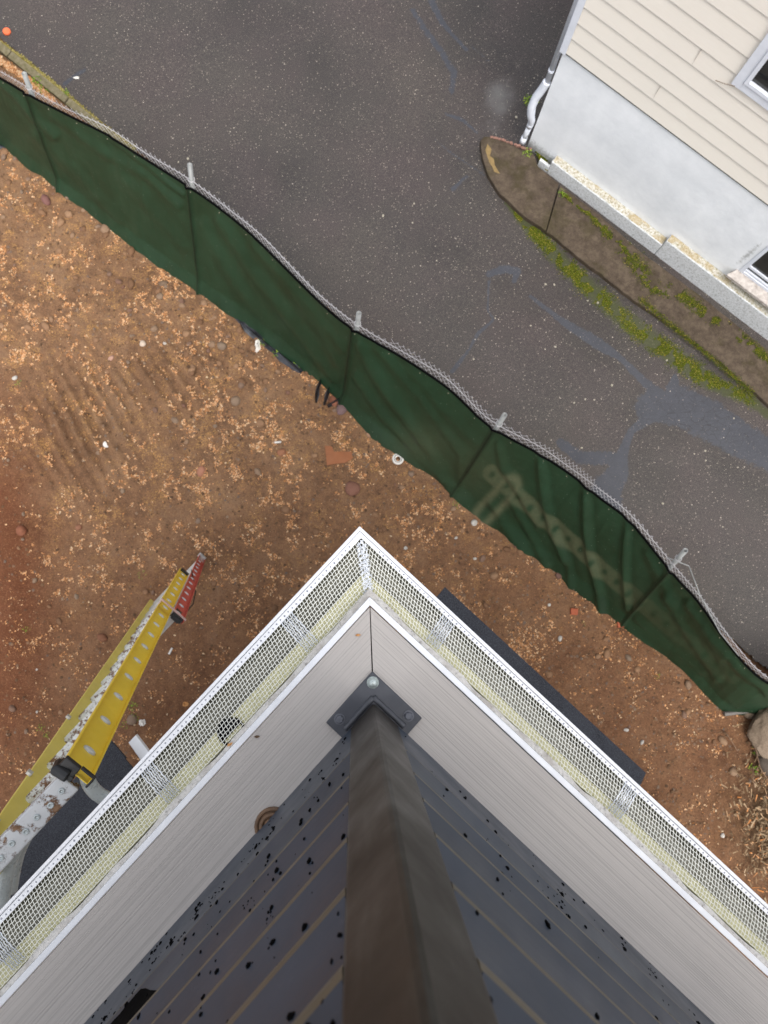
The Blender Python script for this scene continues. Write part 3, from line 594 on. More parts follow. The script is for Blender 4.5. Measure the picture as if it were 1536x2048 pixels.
# mesh wires
p_ = .036; wires = MB(); nst = int(LF/p_)
ks = np.arange(nst); rows = int(1.9/p_)
for k in ks:
    s0 = k*p_; ext = 1.038 + (.028 if 9.6 < s0 < 12.6 else 0)
    tt = np.linspace(0.02, ext, rows); ss = s0 + ((np.arange(rows)+k) % 2)*p_*1.03
    P = fpoint(np.clip(ss, 0, LF), tt, .012)-np.array(FO); P[:, 2] += .004*np.sin(k*1.7)
    lst = [Vector(x) for x in P]; e = lst[-1]; lst.append(e+(e-lst[-2])*.2+Vector((.002, .002, .008)))
    wires.tube(lst, .0021, 3, cap=False)
wires.build('wire_mesh', MAT['wire'], fn, recalc=False)
top = fpoint(np.linspace(.1, LF-.1, 260), 1.018+.008*np.sin(np.linspace(0, 90, 260)), .018)-np.array(FO)
MB().tube([Vector(p) for p in top], .0036, 4, cap=False).build('tension_wire', MAT['wire'], fn)
POSTS = [((125,372),(46,160)),((403,577),(378,337)),((692,797),(714,634)),((915,977),(1001,829)),((1250,1240),(1378,1128)),((-250,70),(-330,-60)),((1640,1402),(1730,1380))]
for i, (b_, t_) in enumerate(POSTS):
    pbx = at(*b_, 0)-FO; tpx = at(*t_, 2.0 if i < 6 else 1.4)-FO; n = Vector((.62, .78, 0))*.03
    if i < 5:
        s_ = np.array([arc[(4, 8, 13, 16, 21)[i]]]); o_ = .03 if i < 4 else .07; n = Vector((0, 0, 0))
        pbx = Vector(fpoint(s_, np.array([0.]), o_)[0])-FO; tpx = Vector(fpoint(s_, np.array([1.14]), o_+(.0 if i < 4 else .05))[0])-FO
    mb = MB().pipe(pbx+n-Vector((0, 0, .1)), tpx, .029, .022)
    p = mb.build('fence_post', MAT['galv'], fn, True); d = (tpx-pbx).normalized()
    ti = MB()
    for k in (.90,): c = pbx+n+(tpx-pbx)*k; ti.tube([c+Vector((math.cos(a)*.037, math.sin(a)*.037, .004*math.sin(2*a))) for a in [j*math.pi/6 for j in range(13)]], .004, 4)
    ti.build('tie_wire', MAT['wire'], p)
tp4 = at(1378, 1132, 1.95)-FO
MB().tube([tp4, at(1400, 1190, 1.85)-FO, at(1440, 1265, 1.72)-FO, at(1478, 1312, 1.6)-FO], .006, 7).build('brace_rod', MAT['galv'], fn, True)
MB().tube([tp4, at(1352, 1122, 1.9)-FO, at(1335, 1115, 1.88)-FO], .006, 7).build('brace_rod', MAT['galv'], fn, True)
TIE = plain('cream_tie', (168, 160, 138), .6, .1, 20)
for k in range(1, 40):
    s = np.array([k*.42])
    if s[0] > LF: break
    c = Vector((fpoint(s, np.array([.985]), -.06)[0]-np.array(FO))); MB().lathe([(.0001, .010), (.0045, .008), (.005, .0), (.0001, -.004)], c, 8).build('cloth_tie', TIE, fn)
# rail lying at the foot of the turned panel
fr = MB().tube([at(1448, 1428, .05), at(1536, 1417, .05), at(1700, 1396, .05)], .03, 10).build('fallen_rail', plain('dull_grey_pipe', (112, 106, 100), .6, .2, 20)); tag(fr, 'dull grey pipe lying along the foot of the green cloth by the pale rock', 'pipe')
# ------------------------------------------------------------------ our own building: corner, in side frames
O = Vector((.028, .006, 0)); ZD = 8.55; AR = math.radians(-42.75); AL = math.radians(47.25)
FRM = {1: (AR, 1), -1: (AL, -1)}      # right side: s = x ; left side: s = -x ; y points outwards
def sv(sg, s, y, z): return (sg*s, y, z)
KM = {1: .1085/.0885, -1: .0885/.1085}
def mitre(sg, prof, L=3.2, closed=True, k=None):
    """extrude a (y, z) profile along one side with a mitred end at the corner"""
    n = len(prof); kk = KM[sg] if max(y for y, z in prof) > .02 else 1.0
    vs = [sv(sg, -y*kk, y, z) for y, z in prof] + [sv(sg, L, y, z) for y, z in prof]
    fs = [(i, (i+1) % n, n+(i+1) % n, n+i) for i in range(n if closed else n-1)]
    if closed: fs += [tuple(range(n)), tuple(range(n, 2*n))]
    return vs, fs
def rect(y0, y1, z0, z1): return [(y0, z0), (y1, z0), (y1, z1), (y0, z1)]
def side_frame(parent, sg, name):   # an Empty is not needed: objects carry the rotation themselves
    return FRM[sg][0]
def sbuild(mb, name, mat, parent, sg, **k):
    o = mb.build(name, mat, parent, **k); a = FRM[sg][0]
    o.matrix_local = parent.matrix_world.inverted() @ (Matrix.Translation((O.x, O.y, ZD)) @ Matrix.Rotation(a, 4, 'Z')) if parent else Matrix.Translation((O.x, O.y, ZD)) @ Matrix.Rotation(a, 4, 'Z')
    return o
def E(name, z): e = empty(name, (O.x, O.y, z)); bpy.context.view_layer.update(); return e
house = E('house', 0); tag(house, 'corner of the house under the balcony with black shingled lower roofs', 'house')
deck = E('balcony_deck', ZD); tag(deck, 'grey composite balcony deck with mitred corner boards and white edge trim', 'deck')
gut = E('rain_gutter', ZD-.1); tag(gut, 'white rain gutter under a diamond mesh leaf guard round the deck corner', 'gutter')
rail = E('balcony_railing', ZD); tag(rail, 'dark slatted balcony railing with a bronze corner post and base plate', 'railing')
bpy.context.view_layer.update()
for sg in (1, -1):
    # deck boards: border board then inner boards
    y = -.0125
    for k in range(4):
        w = .1475 if k == 0 else .138; vs, fs = mitre(sg, rect(y-w, y-.0008, -.025, 0)); 
        if k == 0:   # leave an open black mitre joint on the border board: shave the end by 1.2 mm
            vs = [(v[0]+sg*((.0020 if v[1] < -.02 else .0010) if abs(v[0]) < .3 else 0), v[1], v[2]) for v in vs]
        sbuild(MB().add(vs, fs), 'deck_board', MAT['deck'], deck, sg, bevel=.0012); y -= w+.004
    vs, fs = mitre(sg, rect(-.0115, 0, -.04, .0015)); sbuild(MB().add(vs, fs), 'edge_trim', MAT['white'], deck, sg, bevel=.001)
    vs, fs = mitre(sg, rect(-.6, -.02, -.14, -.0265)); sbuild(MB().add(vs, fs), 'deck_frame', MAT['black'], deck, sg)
    # weathered flashing between trim and guard: ragged outer edge
    vs = []; fs = []; n = 420; L = 3.2
    for i in range(n+1):
        s = i/n*L; wv = .0095+.003*(float(vnoise(np.array(s*22+sg*9.), np.array(3.)))-.5)*2
        for yy, zz_ in ((.0005, -.010), (wv, -.016), (wv, -.022)): vs.append(sv(sg, s-(yy if i == 0 else 0), yy, zz_+random.uniform(-.0008, .0008)))
        if i: a = 3*i-3; fs += [(a, a+1, a+4, a+3), (a+1, a+2, a+5, a+4)]
    sbuild(MB().add(vs, fs), 'flashing', MAT['dirty'], gut, sg)
    yw, OUT, BI = ((.040, .1085, .0905) if sg < 0 else (.031, .0885, .0735))
    # yellow ledge under the guard, then the trough
    vs, fs = mitre(sg, [(.010, -.0395), (yw, -.044), (yw, -.053), (.010, -.053)]); sbuild(MB().add(vs, fs), 'yellow_fascia', MAT['yellow'], gut, sg)
    vs, fs = mitre(sg, [(.006, -.05), (.006, -.13), (OUT-.02, -.13), (OUT-.008, -.06), (OUT-.002, -.024), (OUT-.006, -.024), (OUT-.014, -.06), (OUT-.024, -.124), (.012, -.124), (.012, -.05)]); sbuild(MB().add(vs, fs), 'trough', MAT['trough'], gut, sg)
    # outer lip, perforated band
    vs, fs = mitre(sg, rect(OUT-.0068, OUT, -.030, -.0205)); sbuild(MB().add(vs, fs), 'front_lip', MAT['white'], gut, sg, bevel=.0015)
    vs, fs = mitre(sg, rect(BI, OUT-.0078, -.0235, -.0222)); band = sbuild(MB().add(vs, fs), 'perforated_band', MAT['white'], gut, sg)
    hb = MB(); gl = MB().box(sv(sg, -OUT*KM[sg]+.01, OUT-.0078, -.0225), sv(sg, 3.1, OUT-.0069, -.0220))
    for i in range(290):
        s = -.045+i*.0108; d = random.uniform(.0015, .0021); hb.lathe([(d, 0), (d*.55, .0003), (0.0001, .0003)], (sg*s, (BI+OUT-.0078)/2+random.uniform(-.0007, .0007), -.0221), 7)
    hb.build('punched_holes', plain('punched_hole_shadow', (150, 152, 162), .5, .15, 30), band)['kind'] = 'stuff'; gl.build('band_groove', plain('groove', (120, 122, 128), .6, .1, 20), band)
    # expanded-metal guard: strands along the gutter and strands across, slightly domed and wavy
    gd = MB(); YA, YB, P = .012, BI+.0005, .0072
    NR = int((YB-YA)/P+.5)+1
    def zg(y, s=0.): return -.0245 + .003*math.sin((y-YA)/(YB-YA)*math.pi) - .008*(1-(y-YA)/(YB-YA))**2 + .0012*math.sin(s*23+sg)
    hw_, th = .0006, .0006
    def strand(pts_, gm, hw=hw_):
        pts_ = [Vector(p) for p in pts_]; vs = []; fs = []
        for i, p in enumerate(pts_):
            d = pts_[min(i+1, len(pts_)-1)]-pts_[max(i-1, 0)]; d.z = 0; d.normalize(); n = Vector((-d.y, d.x, 0))*hw
            vs += [p+n, p-n, p-n*.6-Vector((0, 0, th)), p+n*.6-Vector((0, 0, th))]
            if i:
                a = 4*i-4; fs += [(a, a+1, a+5, a+4), (a+1, a+2, a+6, a+5), (a+3, a, a+4, a+7)]
        gm.add(vs, fs)
    lean = .32 if sg < 0 else .62; ncr = int((3.1+.1)/P)
    for i in range(-24, ncr):     # cross strands
        pts_ = []; 
        for j in range(NR):
            yy = YA+(YB-YA)*j/(NR-1); s = i*P + (YB-yy)*lean*1.0 + .0009*(j % 2)
            if s > -yy*KM[sg]: pts_.append(sv(sg, s, yy, zg(yy, s)))
        if len(pts_) > 1: strand(pts_, gd)
    for j in range(NR):           # along strands, zigzag at the knots
        yy = YA+(YB-YA)*j/(NR-1); pts_ = []
        s = -yy*KM[sg]; i = 0
        while s < 3.1: pts_.append(sv(sg, s, yy+(.0007 if i % 2 else -.0007), zg(yy, s)+.0004)); s += P; i += 1
        strand(pts_, gd)
    sbuild(gd, 'mesh_guard', MAT['whitemesh'], gut, sg, recalc=False)
    # overlaps where two lengths of guard meet: a second, finer layer
    spots = {1: [.130, .603, 1.09], -1: [.125, .505, .90]}[sg]
    for s0 in spots:
        ov = MB()
        for i in range(7):
            s = s0+i*.0046+random.uniform(-.0006, .0006); strand([sv(sg, s+(YB-y_)*lean*.25+(.0008 if t % 2 else -.0008), y_, zg(y_, s)+.0022) for t, y_ in enumerate([YA+.003+(YB-YA-.003)*t/12 for t in range(13)])], ov, .0011 if i in (0, 3, 6) else .0007)
        for j in range(0):
            y_ = YA+(YB-YA)*(j+.5)/9; strand([sv(sg, s0+random.uniform(-.001, .004)+t*.006, y_+random.uniform(-.0012, .0012), zg(y_)+.003) for t in range(7)], ov, .0007)
        sbuild(ov, 'guard_overlap', MAT['joint'], gut, sg, recalc=False)
    ov = MB()
    for i in range(11):           # the gathered corner
        for j in range(11):
            yy = BI-.006-.0065*j*(BI/.08); s = -yy*KM[sg]+random.uniform(-.002, .012)
            a = random.uniform(0, 3.14); dx, dy = math.cos(a)*.004, math.sin(a)*.004; strand([sv(sg, s-dx, yy-dy, zg(yy)+.003), sv(sg, s+dx, yy+dy, zg(yy)+.004)], ov, .0006)
    sbuild(ov, 'gathered_corner_mesh', MAT['joint'], gut, sg, recalc=False)
# corner of lip: small dark notch and caps
MB_ = MB().box((-.004, .098, -.0203), (.004, .104, -.0196)); nk = sbuild(MB_, 'corner_notch', MAT['rubber'], gut, 1)
nk.matrix_local = nk.matrix_local @ Matrix.Translation((-.1045, -.0185, 0))
# outlet of the gutter, seen through the guard
ol = MB().lathe([(.020, -.122), (.023, -.121), (.023, -.119), (.019, -.121), (.018, -.16), (.0001, -.16)], (0, 0, 0), 24)
ol = MB(); ol.lathe([(.0001, 0), (.027, 0), (.027, .003), (.023, .004), (.0225, .001)], (-.368, .020, -.0405), 24); sbuild(ol, 'outlet', MAT['black'], gut, -1)
lf = MB().add([sv(-1, .372, .004, -.006), sv(-1, .380, .009, -.004), sv(-1, .385, .006, -.003), sv(-1, .378, .002, -.006)], [(0, 1, 2, 3)]); sol = sbuild(lf, 'dry_leaf', MAT['leaf'], None, -1); tag(sol, 'dry orange leaf caught in the gutter beside the black outlet', 'leaf')
for (x, y, n_, c_, la) in ((716, 1270, 'dry_leaf', 'leaf', 'pale orange leaf lying on the deck left of the mitre joint'), (514, 1473, 'twig', 'twig', 'reddish twig bit on the left deck board near the gutter outlet')):
    p = at(x, y, ZD+.001); a = .9; m = MB().add([p+Vector((math.cos(t+a)*.006*(1 if i % 2 else .55), math.sin(t+a)*.0025, .001+.0015*(i % 3))) for i, t in enumerate([k*math.pi/4 for k in range(8)])], [tuple(range(8))])
    o = m.build(n_, MAT['leaf'] if c_ == 'leaf' else MAT['copper']); s_ = o.modifiers.new('th', 'SOLIDIFY'); s_.thickness = .0006; tag(o, la, c_)
# railing
YR = -.14; PW = .066
def cove(i, t):
    R_ = .006 if i == 0 else .024
    return YR-R_*(1-(1-t)**2.2)
for sg in (1, -1):
    s0 = -YR+PW-.002; L = 3.2
    levels = [(.0, .222), (.233, .140)] + [(.397+.136*k, .112) for k in range(5)]
    for i, (z0, h) in enumerate(levels):
        rec = .007
        vs = []; prof = [(cove(i, t), z0+.002+(h-.002)*t) for t in (0, .05, .12, .2, .3, .42, .55, .7, .85, 1)] + [(YR-.034, z0+h), (YR-.034, z0+.002)]
        n = len(prof); vs = [sv(sg, s0, y, z) for y, z in prof]+[sv(sg, L, y, z) for y, z in prof]
        sbuild(MB().add(vs, [(k, (k+1) % n, n+(k+1) % n, n+k) for k in range(n)]+[tuple(range(n)), tuple(range(n, 2*n))]), 'slat', MAT['slat'], rail, sg)
        zb = z0+h; hb_ = .010 if i == 0 else .023
        if i == 0: hb_ = .010
        prof = [(YR-.034, zb+.0005), (YR-.0022, zb+.0005), (YR-.0003, zb+hb_*.5), (YR-.0012, zb+hb_-.0005), (YR-.034, zb+hb_-.0005)]
        n = len(prof); vs = [sv(sg, s0, y, z) for y, z in prof]+[sv(sg, L, y, z) for y, z in prof]
        sbuild(MB().add(vs, [(k, (k+1) % n, n+(k+1) % n, n+k) for k in range(n)]+[tuple(range(n)), tuple(range(n, 2*n))]), 'bead', MAT['taupe'], rail, sg)
    MB_ = MB().box(sv(sg, s0, YR-.044, .0), sv(sg, L, YR-.0345, 1.09)); sbuild(MB_, 'back_panel', MAT['taupe'], rail, sg)
    vs = [sv(sg, a, y, z) for a in (s0, L) for y, z in ((YR-.05, 1.094), (YR+.012, 1.094), (YR+.012, 1.125), (YR-.05, 1.125))]
    sbuild(MB().add(vs, [(0, 1, 5, 4), (1, 2, 6, 5), (2, 3, 7, 6), (3, 0, 4, 7), (0, 1, 2, 3), (4, 5, 6, 7)]), 'top_rail', MAT['post'], rail, sg, bevel=.004)
    # chipped black specks, standing a hair proud of the slats
    ch = MB(); rr = random.Random(5+sg)
    ico = bmesh.new(); bmesh.ops.create_icosphere(ico, subdivisions=1, radius=1); IV = [v.co.copy() for v in ico.verts]; IF = [tuple(v.index for v in f.verts) for f in ico.faces]; ico.free()
    def speck(s, z, ang0, rx, rz):
        zl = [l for l in levels if l[0]+rz*.5 <= z < l[0]+l[1]-rz*.6]
        if not zl: return
        z0, h = zl[0]; ys = cove(levels.index(zl[0]), (z-z0)/h); ry = min(rx, .004)*.8; vs = []
        for c in IV:
            k = rr.uniform(.7, 1.2); dx, dz = c.x*rx*k, c.z*rz*k
            vs.append(sv(sg, s+dx*math.cos(ang0)-dz*math.sin(ang0), ys+c.y*ry, z+dx*math.sin(ang0)+dz*math.cos(ang0)))
        ch.add(vs, IF)
    for k in range(950 if sg < 0 else 480):
        s = rr.uniform(.21, 1.6); z = rr.uniform(.01, 1.05)
        if rr.random() < .25*(1-z): continue
        sz = rr.choice((.0014, .002, .0028, .0035, .0042)); speck(s, z, rr.uniform(-.4, .4), sz, sz*rr.uniform(1.2, 2.0))
        if rr.random() < .45:
            for _ in range(rr.randint(1, 4)): speck(s+rr.uniform(-.010, .010), z+rr.uniform(-.025, .025), rr.uniform(-.3, .3), sz*.6, sz*rr.uniform(.8, 1.4))
    if sg > 0:
        for k in range(22):
            s = .36+k*.024
            if rr.random() < .75: speck(s, .345+.0*k+rr.uniform(-.004, .004), rr.uniform(-.06, .06), rr.uniform(.006, .014), .006)
    sbuild(ch, 'paint_chips', MAT['black'], rail, sg)['kind'] = 'stuff'
# big chipped opening low on the left panel
vs = []; fs = []; M_ = 9
zt_ = lambda s_: .368 if s_ > .60 else .368-(.60-s_)*1.1
for i in range(90):
    s_ = .585+i*.011; lo = .243 if s_ > .66 else .243+(.66-s_)*1.25; lo += random.uniform(-.002, .002); hi = max(zt_(s_)+random.uniform(-.0015, .0015), lo+.004)
    for j in range(M_):
        z_ = lo+(hi-lo)*j/(M_-1); vs.append(sv(-1, s_, cove(1, (z_-.233)/.140)+.0012, z_))
    if i:
        for j in range(M_-1): a_ = (i-1)*M_+j; fs.append((a_, a_+1, a_+M_+1, a_+M_))
sbuild(MB().add(vs, fs), 'bare_black_patch', MAT['black'], rail, -1, recalc=False)
# corner post, plate, weld, bolts : right-side frame, post apex at (s=.14, y=-.14)
MBp = MB().box((.14, -.14-PW, .006), (.14+PW, -.14, 1.125)); post = sbuild(MBp, 'corner_post', MAT['post'], rail, 1, bevel=.006)
MBp = MB().box((.13, -.15-PW, 1.126), (.15+PW, -.13, 1.14)); sbuild(MBp, 'post_cap', MAT['post'], rail, 1, bevel=.004)
plate = sbuild(MB().box((.099, -.227, .0005), (.227, -.099, .0075)), 'base_plate', plain('painted_plate', (66, 68, 75), .45, .12, 20), rail, 1, bevel=.002)
wl = MB()
for a, b in (((.133, -.133), (.133, -.212)), ((.133, -.133), (.212, -.133))):
    wl.tube([(a[0]+(b[0]-a[0])*t/12, a[1]+(b[1]-a[1])*t/12, .0085+random.uniform(-.0006, .0006)) for t in range(13)], [.0058+random.uniform(-.0007, .0007) for _ in range(13)], 8)
wl.build('weld', plain('painted_weld', (72, 73, 78), .5, .15, 60), plate, True)
for i, (bx, by) in enumerate(((.1135, -.1135), (.1135, -.205), (.205, -.1135))):
    n = 6 if i else 20; b = MB()
    if i == 0: b.lathe([(.0115, .0075), (.0115, .009), (.0085, .0092), (.0082, .013), (.005, .0155), (.0001, .0162)], (bx, by, 0), 20)
    else: b.lathe([(.0105, .0075), (.0105, .009), (.0075, .0091)], (bx, by, 0), 20); b.lathe([(.0075, .009), (.0075, .0135), (.0062, .0145), (.0001, .0145)], (bx, by, 0), 6)
    b.build('bolt', MAT['bolt'] if i == 0 else MAT['boltp'], plate, i == 0)
# things on the deck behind the left panel
cp = MB(); c_ = at(546, 1652, ZD+.004)
for k in range(3): cp.lathe([(.034-.009*k, .0), (.034-.009*k, .006+.003*k), (.029-.009*k, .008+.003*k), (.027-.009*k, .005+.003*k)], c_-Vector((0, 0, .003)), 24)
cp.lathe([(.034, 0), (.0001, 0.003)], c_, 24); o = cp.build('round_cap', MAT['copper'], smooth=True); tag(o, 'round rusty brown cap peeking out from under the left railing', 'cap')
# house body and lower roofs
HL = 3.2
for sg in (1, -1):
    vs = [sv(sg, .05 if False else .03, -.03, -8.7), sv(sg, 6, -.03, -8.7), sv(sg, 6, -.03, -.14), sv(sg, .03, -.03, -.14), sv(sg, .03+.2, -.23, -8.7), sv(sg, 6, -.23, -8.7), sv(sg, 6, -.23, -.14), sv(sg, .23, -.23, -.14)]
    sbuild(MB().add(vs, [(0, 1, 2, 3), (4, 5, 6, 7), (3, 2, 6, 7), (1, 5, 6, 2)]), 'wall', MAT['housew'], house, sg)
def side_s(px, py, z, sg):
    p = at(px, py, z)-O; a = FRM[sg][0]; return sg*(p.x*math.cos(a)+p.y*math.sin(a)), -p.x*math.sin(a)+p.y*math.cos(a)
zr = 5.0
sa, ya = side_s(880, 1185, zr, 1); sb, yb = side_s(1283, 1555, zr, 1)
yo = .435; print('awning', sa, ya, sb, yb)
def shed(sg, s0, s1, yo, zr, name, rise=.35):
    n = 4; ob = None; mb = MB()
    for k in range(n):
        ya_, yb_ = yo-(yo+.03)*k/n, yo-(yo+.03)*(k+1)/n-.0; za, zb = zr-ZD+rise*k/n, zr-ZD+rise*(k+1)/n
        vs = [sv(sg, s0, ya_+.01, za+.008), sv(sg, s1, ya_+.01, za+.008), sv(sg, s1, yb_, zb), sv(sg, s0, yb_, zb), sv(sg, s0, ya_+.01, za-.004), sv(sg, s1, ya_+.01, za-.004), sv(sg, s1, yb_, zb-.03), sv(sg, s0, yb_, zb-.03)]
        mb.add(vs, [(0, 1, 2, 3), (0, 4, 5, 1), (4, 5, 6, 7), (0, 3, 7, 4), (1, 2, 6, 5)])
    return sbuild(mb, 'lower_roof', MAT['shingle'], house, sg)
shed(1, sa, sb, yo, zr, 'lower_roof')
s3, y3 = side_s(225, 1482, zr, -1); s4, y4 = side_s(0, 1720, zr, -1); print('porch', s3, y3, s4, y4)
shed(-1, s3, s3+3.2, y3, zr, 'lower_roof', .25)
rk = MB(); pr = side_s(250, 1492, zr-.1, -1)
vs = [sv(-1, s3-.10, y3-.075, zr-ZD-.12), sv(-1, s3-.035, y3-.075, zr-ZD-.12), sv(-1, s3-.02, -.02, zr-ZD+.10), sv(-1, s3-.10, -.02, zr-ZD+.10), sv(-1, s3-.10, y3-.075, zr-ZD-.08), sv(-1, s3-.035, y3-.075, zr-ZD-.08), sv(-1, s3-.02, -.02, zr-ZD+.14), sv(-1, s3-.10, -.02, zr-ZD+.14)]
sbuild(rk.add(vs, [(0, 1, 2, 3), (4, 5, 6, 7), (0, 1, 5, 4), (2, 3, 7, 6), (0, 3, 7, 4), (1, 2, 6, 5)]), 'rake_board', MAT['white'], house, -1)
# ------------------------------------------------------------------ ladder
EL = Vector((math.cos(math.radians(-132.75)), math.sin(math.radians(-132.75)), 0)); ZT = 7.45
RT = at(152, 1552, ZT); RF = at(388, 1108, .02)
AX = (RT-RF).normalized(); LEN = (RT-RF).length; WV = (EL-AX*EL.dot(AX)).normalized(); NV = AX.cross(WV).normalized()   # NV out of the ladder plane
toh = Vector((math.cos(AR), math.sin(AR), 0)); 
if NV.dot(toh) < 0: NV = -NV                                                          # towards the house
lad = empty('extension_ladder', RF); tag(lad, 'tall yellow and red fibreglass extension ladder leaning against the house, muddy stabiliser on top', 'ladder')
LW = .41
def lp(h, w, n): return AX*h + WV*w + NV*n       # h along the ladder, w across from the right rail, n towards the house
def lbox(mb, h0, h1, w0, w1, n0, n1):
    vs = [lp(h, w, n) for h in (h0, h1) for w in (w0, w1) for n in (n0, n1)]
    mb.add(vs, [(0, 1, 3, 2), (4, 6, 7, 5), (0, 4, 5, 1), (2, 3, 7, 6), (0, 2, 6, 4), (1, 5, 7, 3)])
def railC(h0, h1, w, out, n0, n1, name, mat):    # C channel, flanges pointing outwards (out = -1 right rail, +1 left)
    mb = MB(); lbox(mb, h0, h1, w, w+.004*out, n0, n1); f = .026
    lbox(mb, h0, h1, w+.0041*out, w+f*out, n0, n0+.005); lbox(mb, h0, h1, w+.0041*out, w+f*out, n1-.005, n1)
    return mb.build(name, mat, lad, bevel=.0015)
HB = 4.55      # top of the base section
HF0 = 2.15     # lower end of the fly section
rf = railC(HF0, LEN, 0, -1, -.062, .048, 'fly_rail', MAT['yel']); lf_ = railC(HF0, LEN, LW, 1, -.062, .048, 'fly_rail', MAT['yelp'])
rb = railC(.06, HB, -.032, -1, .055, .155, 'base_rail', MAT['red']); lb = railC(.06, HB, LW+.032, 1, .055, .155, 'base_rail', MAT['red'])
EYE = plain('pale_rung_end', (212, 214, 212), .35, .12, 60, .1)
def oval(mb, h, w, n, out):
    vs = []; k = 14
    for r, dw in ((1., .0042), (.95, .010), (.6, .013), (.3, .0125)):
        for i in range(k): t = 2*math.pi*i/k; vs.append(lp(h+math.cos(t)*.019*r, w+out*dw, n+math.sin(t)*.026*r))
    mb.add(vs, [(j*k+i, j*k+(i+1) % k, (j+1)*k+(i+1) % k, (j+1)*k+i) for j in range(3) for i in range(k)]+[tuple(3*k+i for i in range(k))])
def m_rung():
    m = NM('muddy_rung', .45, .5); mud = m.math('MULTIPLY', m.ramp(m.noise(30, 6, .75), [(.5, 0.), (.56, 1.)]), m.ramp(m.n('ShaderNodeSeparateXYZ').outputs[0], [(0, 1.), (1, 1.)]))
    m.col(m.mix(mud, s2l((216, 218, 216)), s2l((118, 86, 62)))); m.bump(mud, .5, .003); return m.m
MAT['rungm'] = m_rung()
def rung(h, n, w0, w1, par):
    mb = MB().tube([lp(h, w0, n), lp(h, w1, n)], .0165, 12); lbox(mb, h+.010, h+.0145, w0+.01, w1-.01, n-.022, n+.022)
    r_ = mb.build('rung', par, lad, False)
    for w_, o_ in ((w0, -1), (w1, 1)): e_ = MB(); oval(e_, h, w_, n, o_); e_.build('rung_end', EYE, r_, True)
    return r_
h = HF0+.15
while h < LEN-.05: rung(h, -.002, 0, LW, MAT['rungm'] if h > 3.6 else MAT['alud']); h += .34
h = .25
while h < HB-.05: rung(h, .095, -.032, LW+.032, MAT['alud']); h += .34
cap = MB(); lbox(cap, LEN-.015, LEN+.010, -.030, .010, -.066, -.005); lbox(cap, LEN-.015, LEN+.006, -.034, -.026, -.005, .052); lbox(cap, LEN-.015, LEN+.006, -.026, .008, .045, .053); lbox(cap, LEN-.07, LEN+.012, .0045, .022, -.066, .0)
cap.tube([lp(LEN-.045, .02, -.06), lp(LEN+.01, .02, -.06), lp(LEN+.02, .01, -.02)], .02, 8); cap.build('end_cap', MAT['rubber'], lad, bevel=.003)
cap = MB(); lbox(cap, LEN-.02, LEN+.012, LW-.01, LW+.030, -.056, .050); cap.build('end_cap', MAT['rubber'], lad, bevel=.003)
cap = MB(); lbox(cap, HB-.012, HB+.03, -.062, -.026, .048, .142); lbox(cap, HB-.03, HB+.05, -.05, -.02, .06, .125); cap.build('pulley_bracket', MAT['rubber'], lad, bevel=.003)
cap = MB(); lbox(cap, HF0-.05, HF0+.01, -.03, .0, -.05, .045); cap.build('end_cap', MAT['rubber'], lad)
gd = MB(); lbox(gd, HB-.07, HB-.02, -.068, -.060, -.075, .162); lbox(gd, HB-.07, HB-.03, -.058, -.03, -.07, -.064); lbox(gd, HB-.07, HB-.03, -.058, -.03, .152, .158); gd.build('rail_guide', MAT['pink'], lad, bevel=.002)
lab = MB(); lbox(lab, HB-.36, HB-.14, -.037, -.0365, .070, .122); o = lab.build('warning_label', MAT['rubber'], lad); lab = MB(); lbox(lab, HB-.20, HB-.16, -.0378, -.0372, .074, .118); lab.build('label_stripe', MAT['paper'], o)
ft = MB(); lbox(ft, -.0, .42, -.040, -.0365, .061, .149)
ft.build('worn_rail_end', MAT['pink'], lad, bevel=.002)
for w in (-.045, LW+.045):
    sh = MB(); lbox(sh, -.05, .07, w-.028, w+.028, .045, .15); fo = sh.build('foot', MAT['alud'], lad, bevel=.004)
    sh = MB(); lbox(sh, -.062, -.050, w-.034, w+.034, .03, .165); sh.build('foot_pad', MAT['rubber'], fo)
# stabiliser: riveted bar across the top and two bent arms to the wall
bar = MB(); lbox(bar, LEN-.03, LEN-.004, .03, LW+.20, -.040, .038); lbox(bar, LEN-.045, LEN-.0305, .03, LW+.20, .018, .038)
br = bar.build('stabiliser_bar', MAT['mud'], lad, bevel=.006)
for i in range(8):
    c = lp(LEN-.003, .065+i*.055, .0+.006*(i % 2)); q_ = AX.to_track_quat('Z', 'Y').to_matrix().to_4x4(); q_.translation = c
    MB().lathe([(.0105, -.001), (.0105, .003), (.008, .005), (.0055, .0045), (.005, .001), (.0001, .001)], None, 14, q_).build('rivet', MAT['alu'], br, True)
def arm(pts):
    P = [at(a, b, c)-RF for a, b, c in pts]; out = []
    for i in range(24):
        t = i/23*(len(P)-1); k = min(int(t), len(P)-2); f = t-k
        p0, p1, p2, p3 = P[max(k-1, 0)], P[k], P[k+1], P[min(k+2, len(P)-1)]
        out.append(.5*((2*p1)+(p2-p0)*f+(2*p0-5*p1+4*p2-p3)*f*f+(3*p1-p0-3*p2+p3)*f**3))
    return MB().tube(out, .025, 16).build('stabiliser_arm', MAT['alu'], lad, True)
arm([(172,1545,7.30),(180,1570,7.30),(202,1592,7.28),(246,1610,7.26),(300,1632,7.26),(345,1655,7.22)])
arm([(48,1655,7.40),(36,1685,7.36),(15,1735,7.32),(4,1800,7.30),(2,1850,7.28),(40,1920,7.24)])
arm([(78,1610,7.30),(62,1650,7.24),(34,1710,7.18),(20,1780,7.12)]).scale = (1, 1, 1)
bk = MB(); lbox(bk, 4.9, 4.95, LW+.03, LW+.07, -.03, .02)
bk = MB()
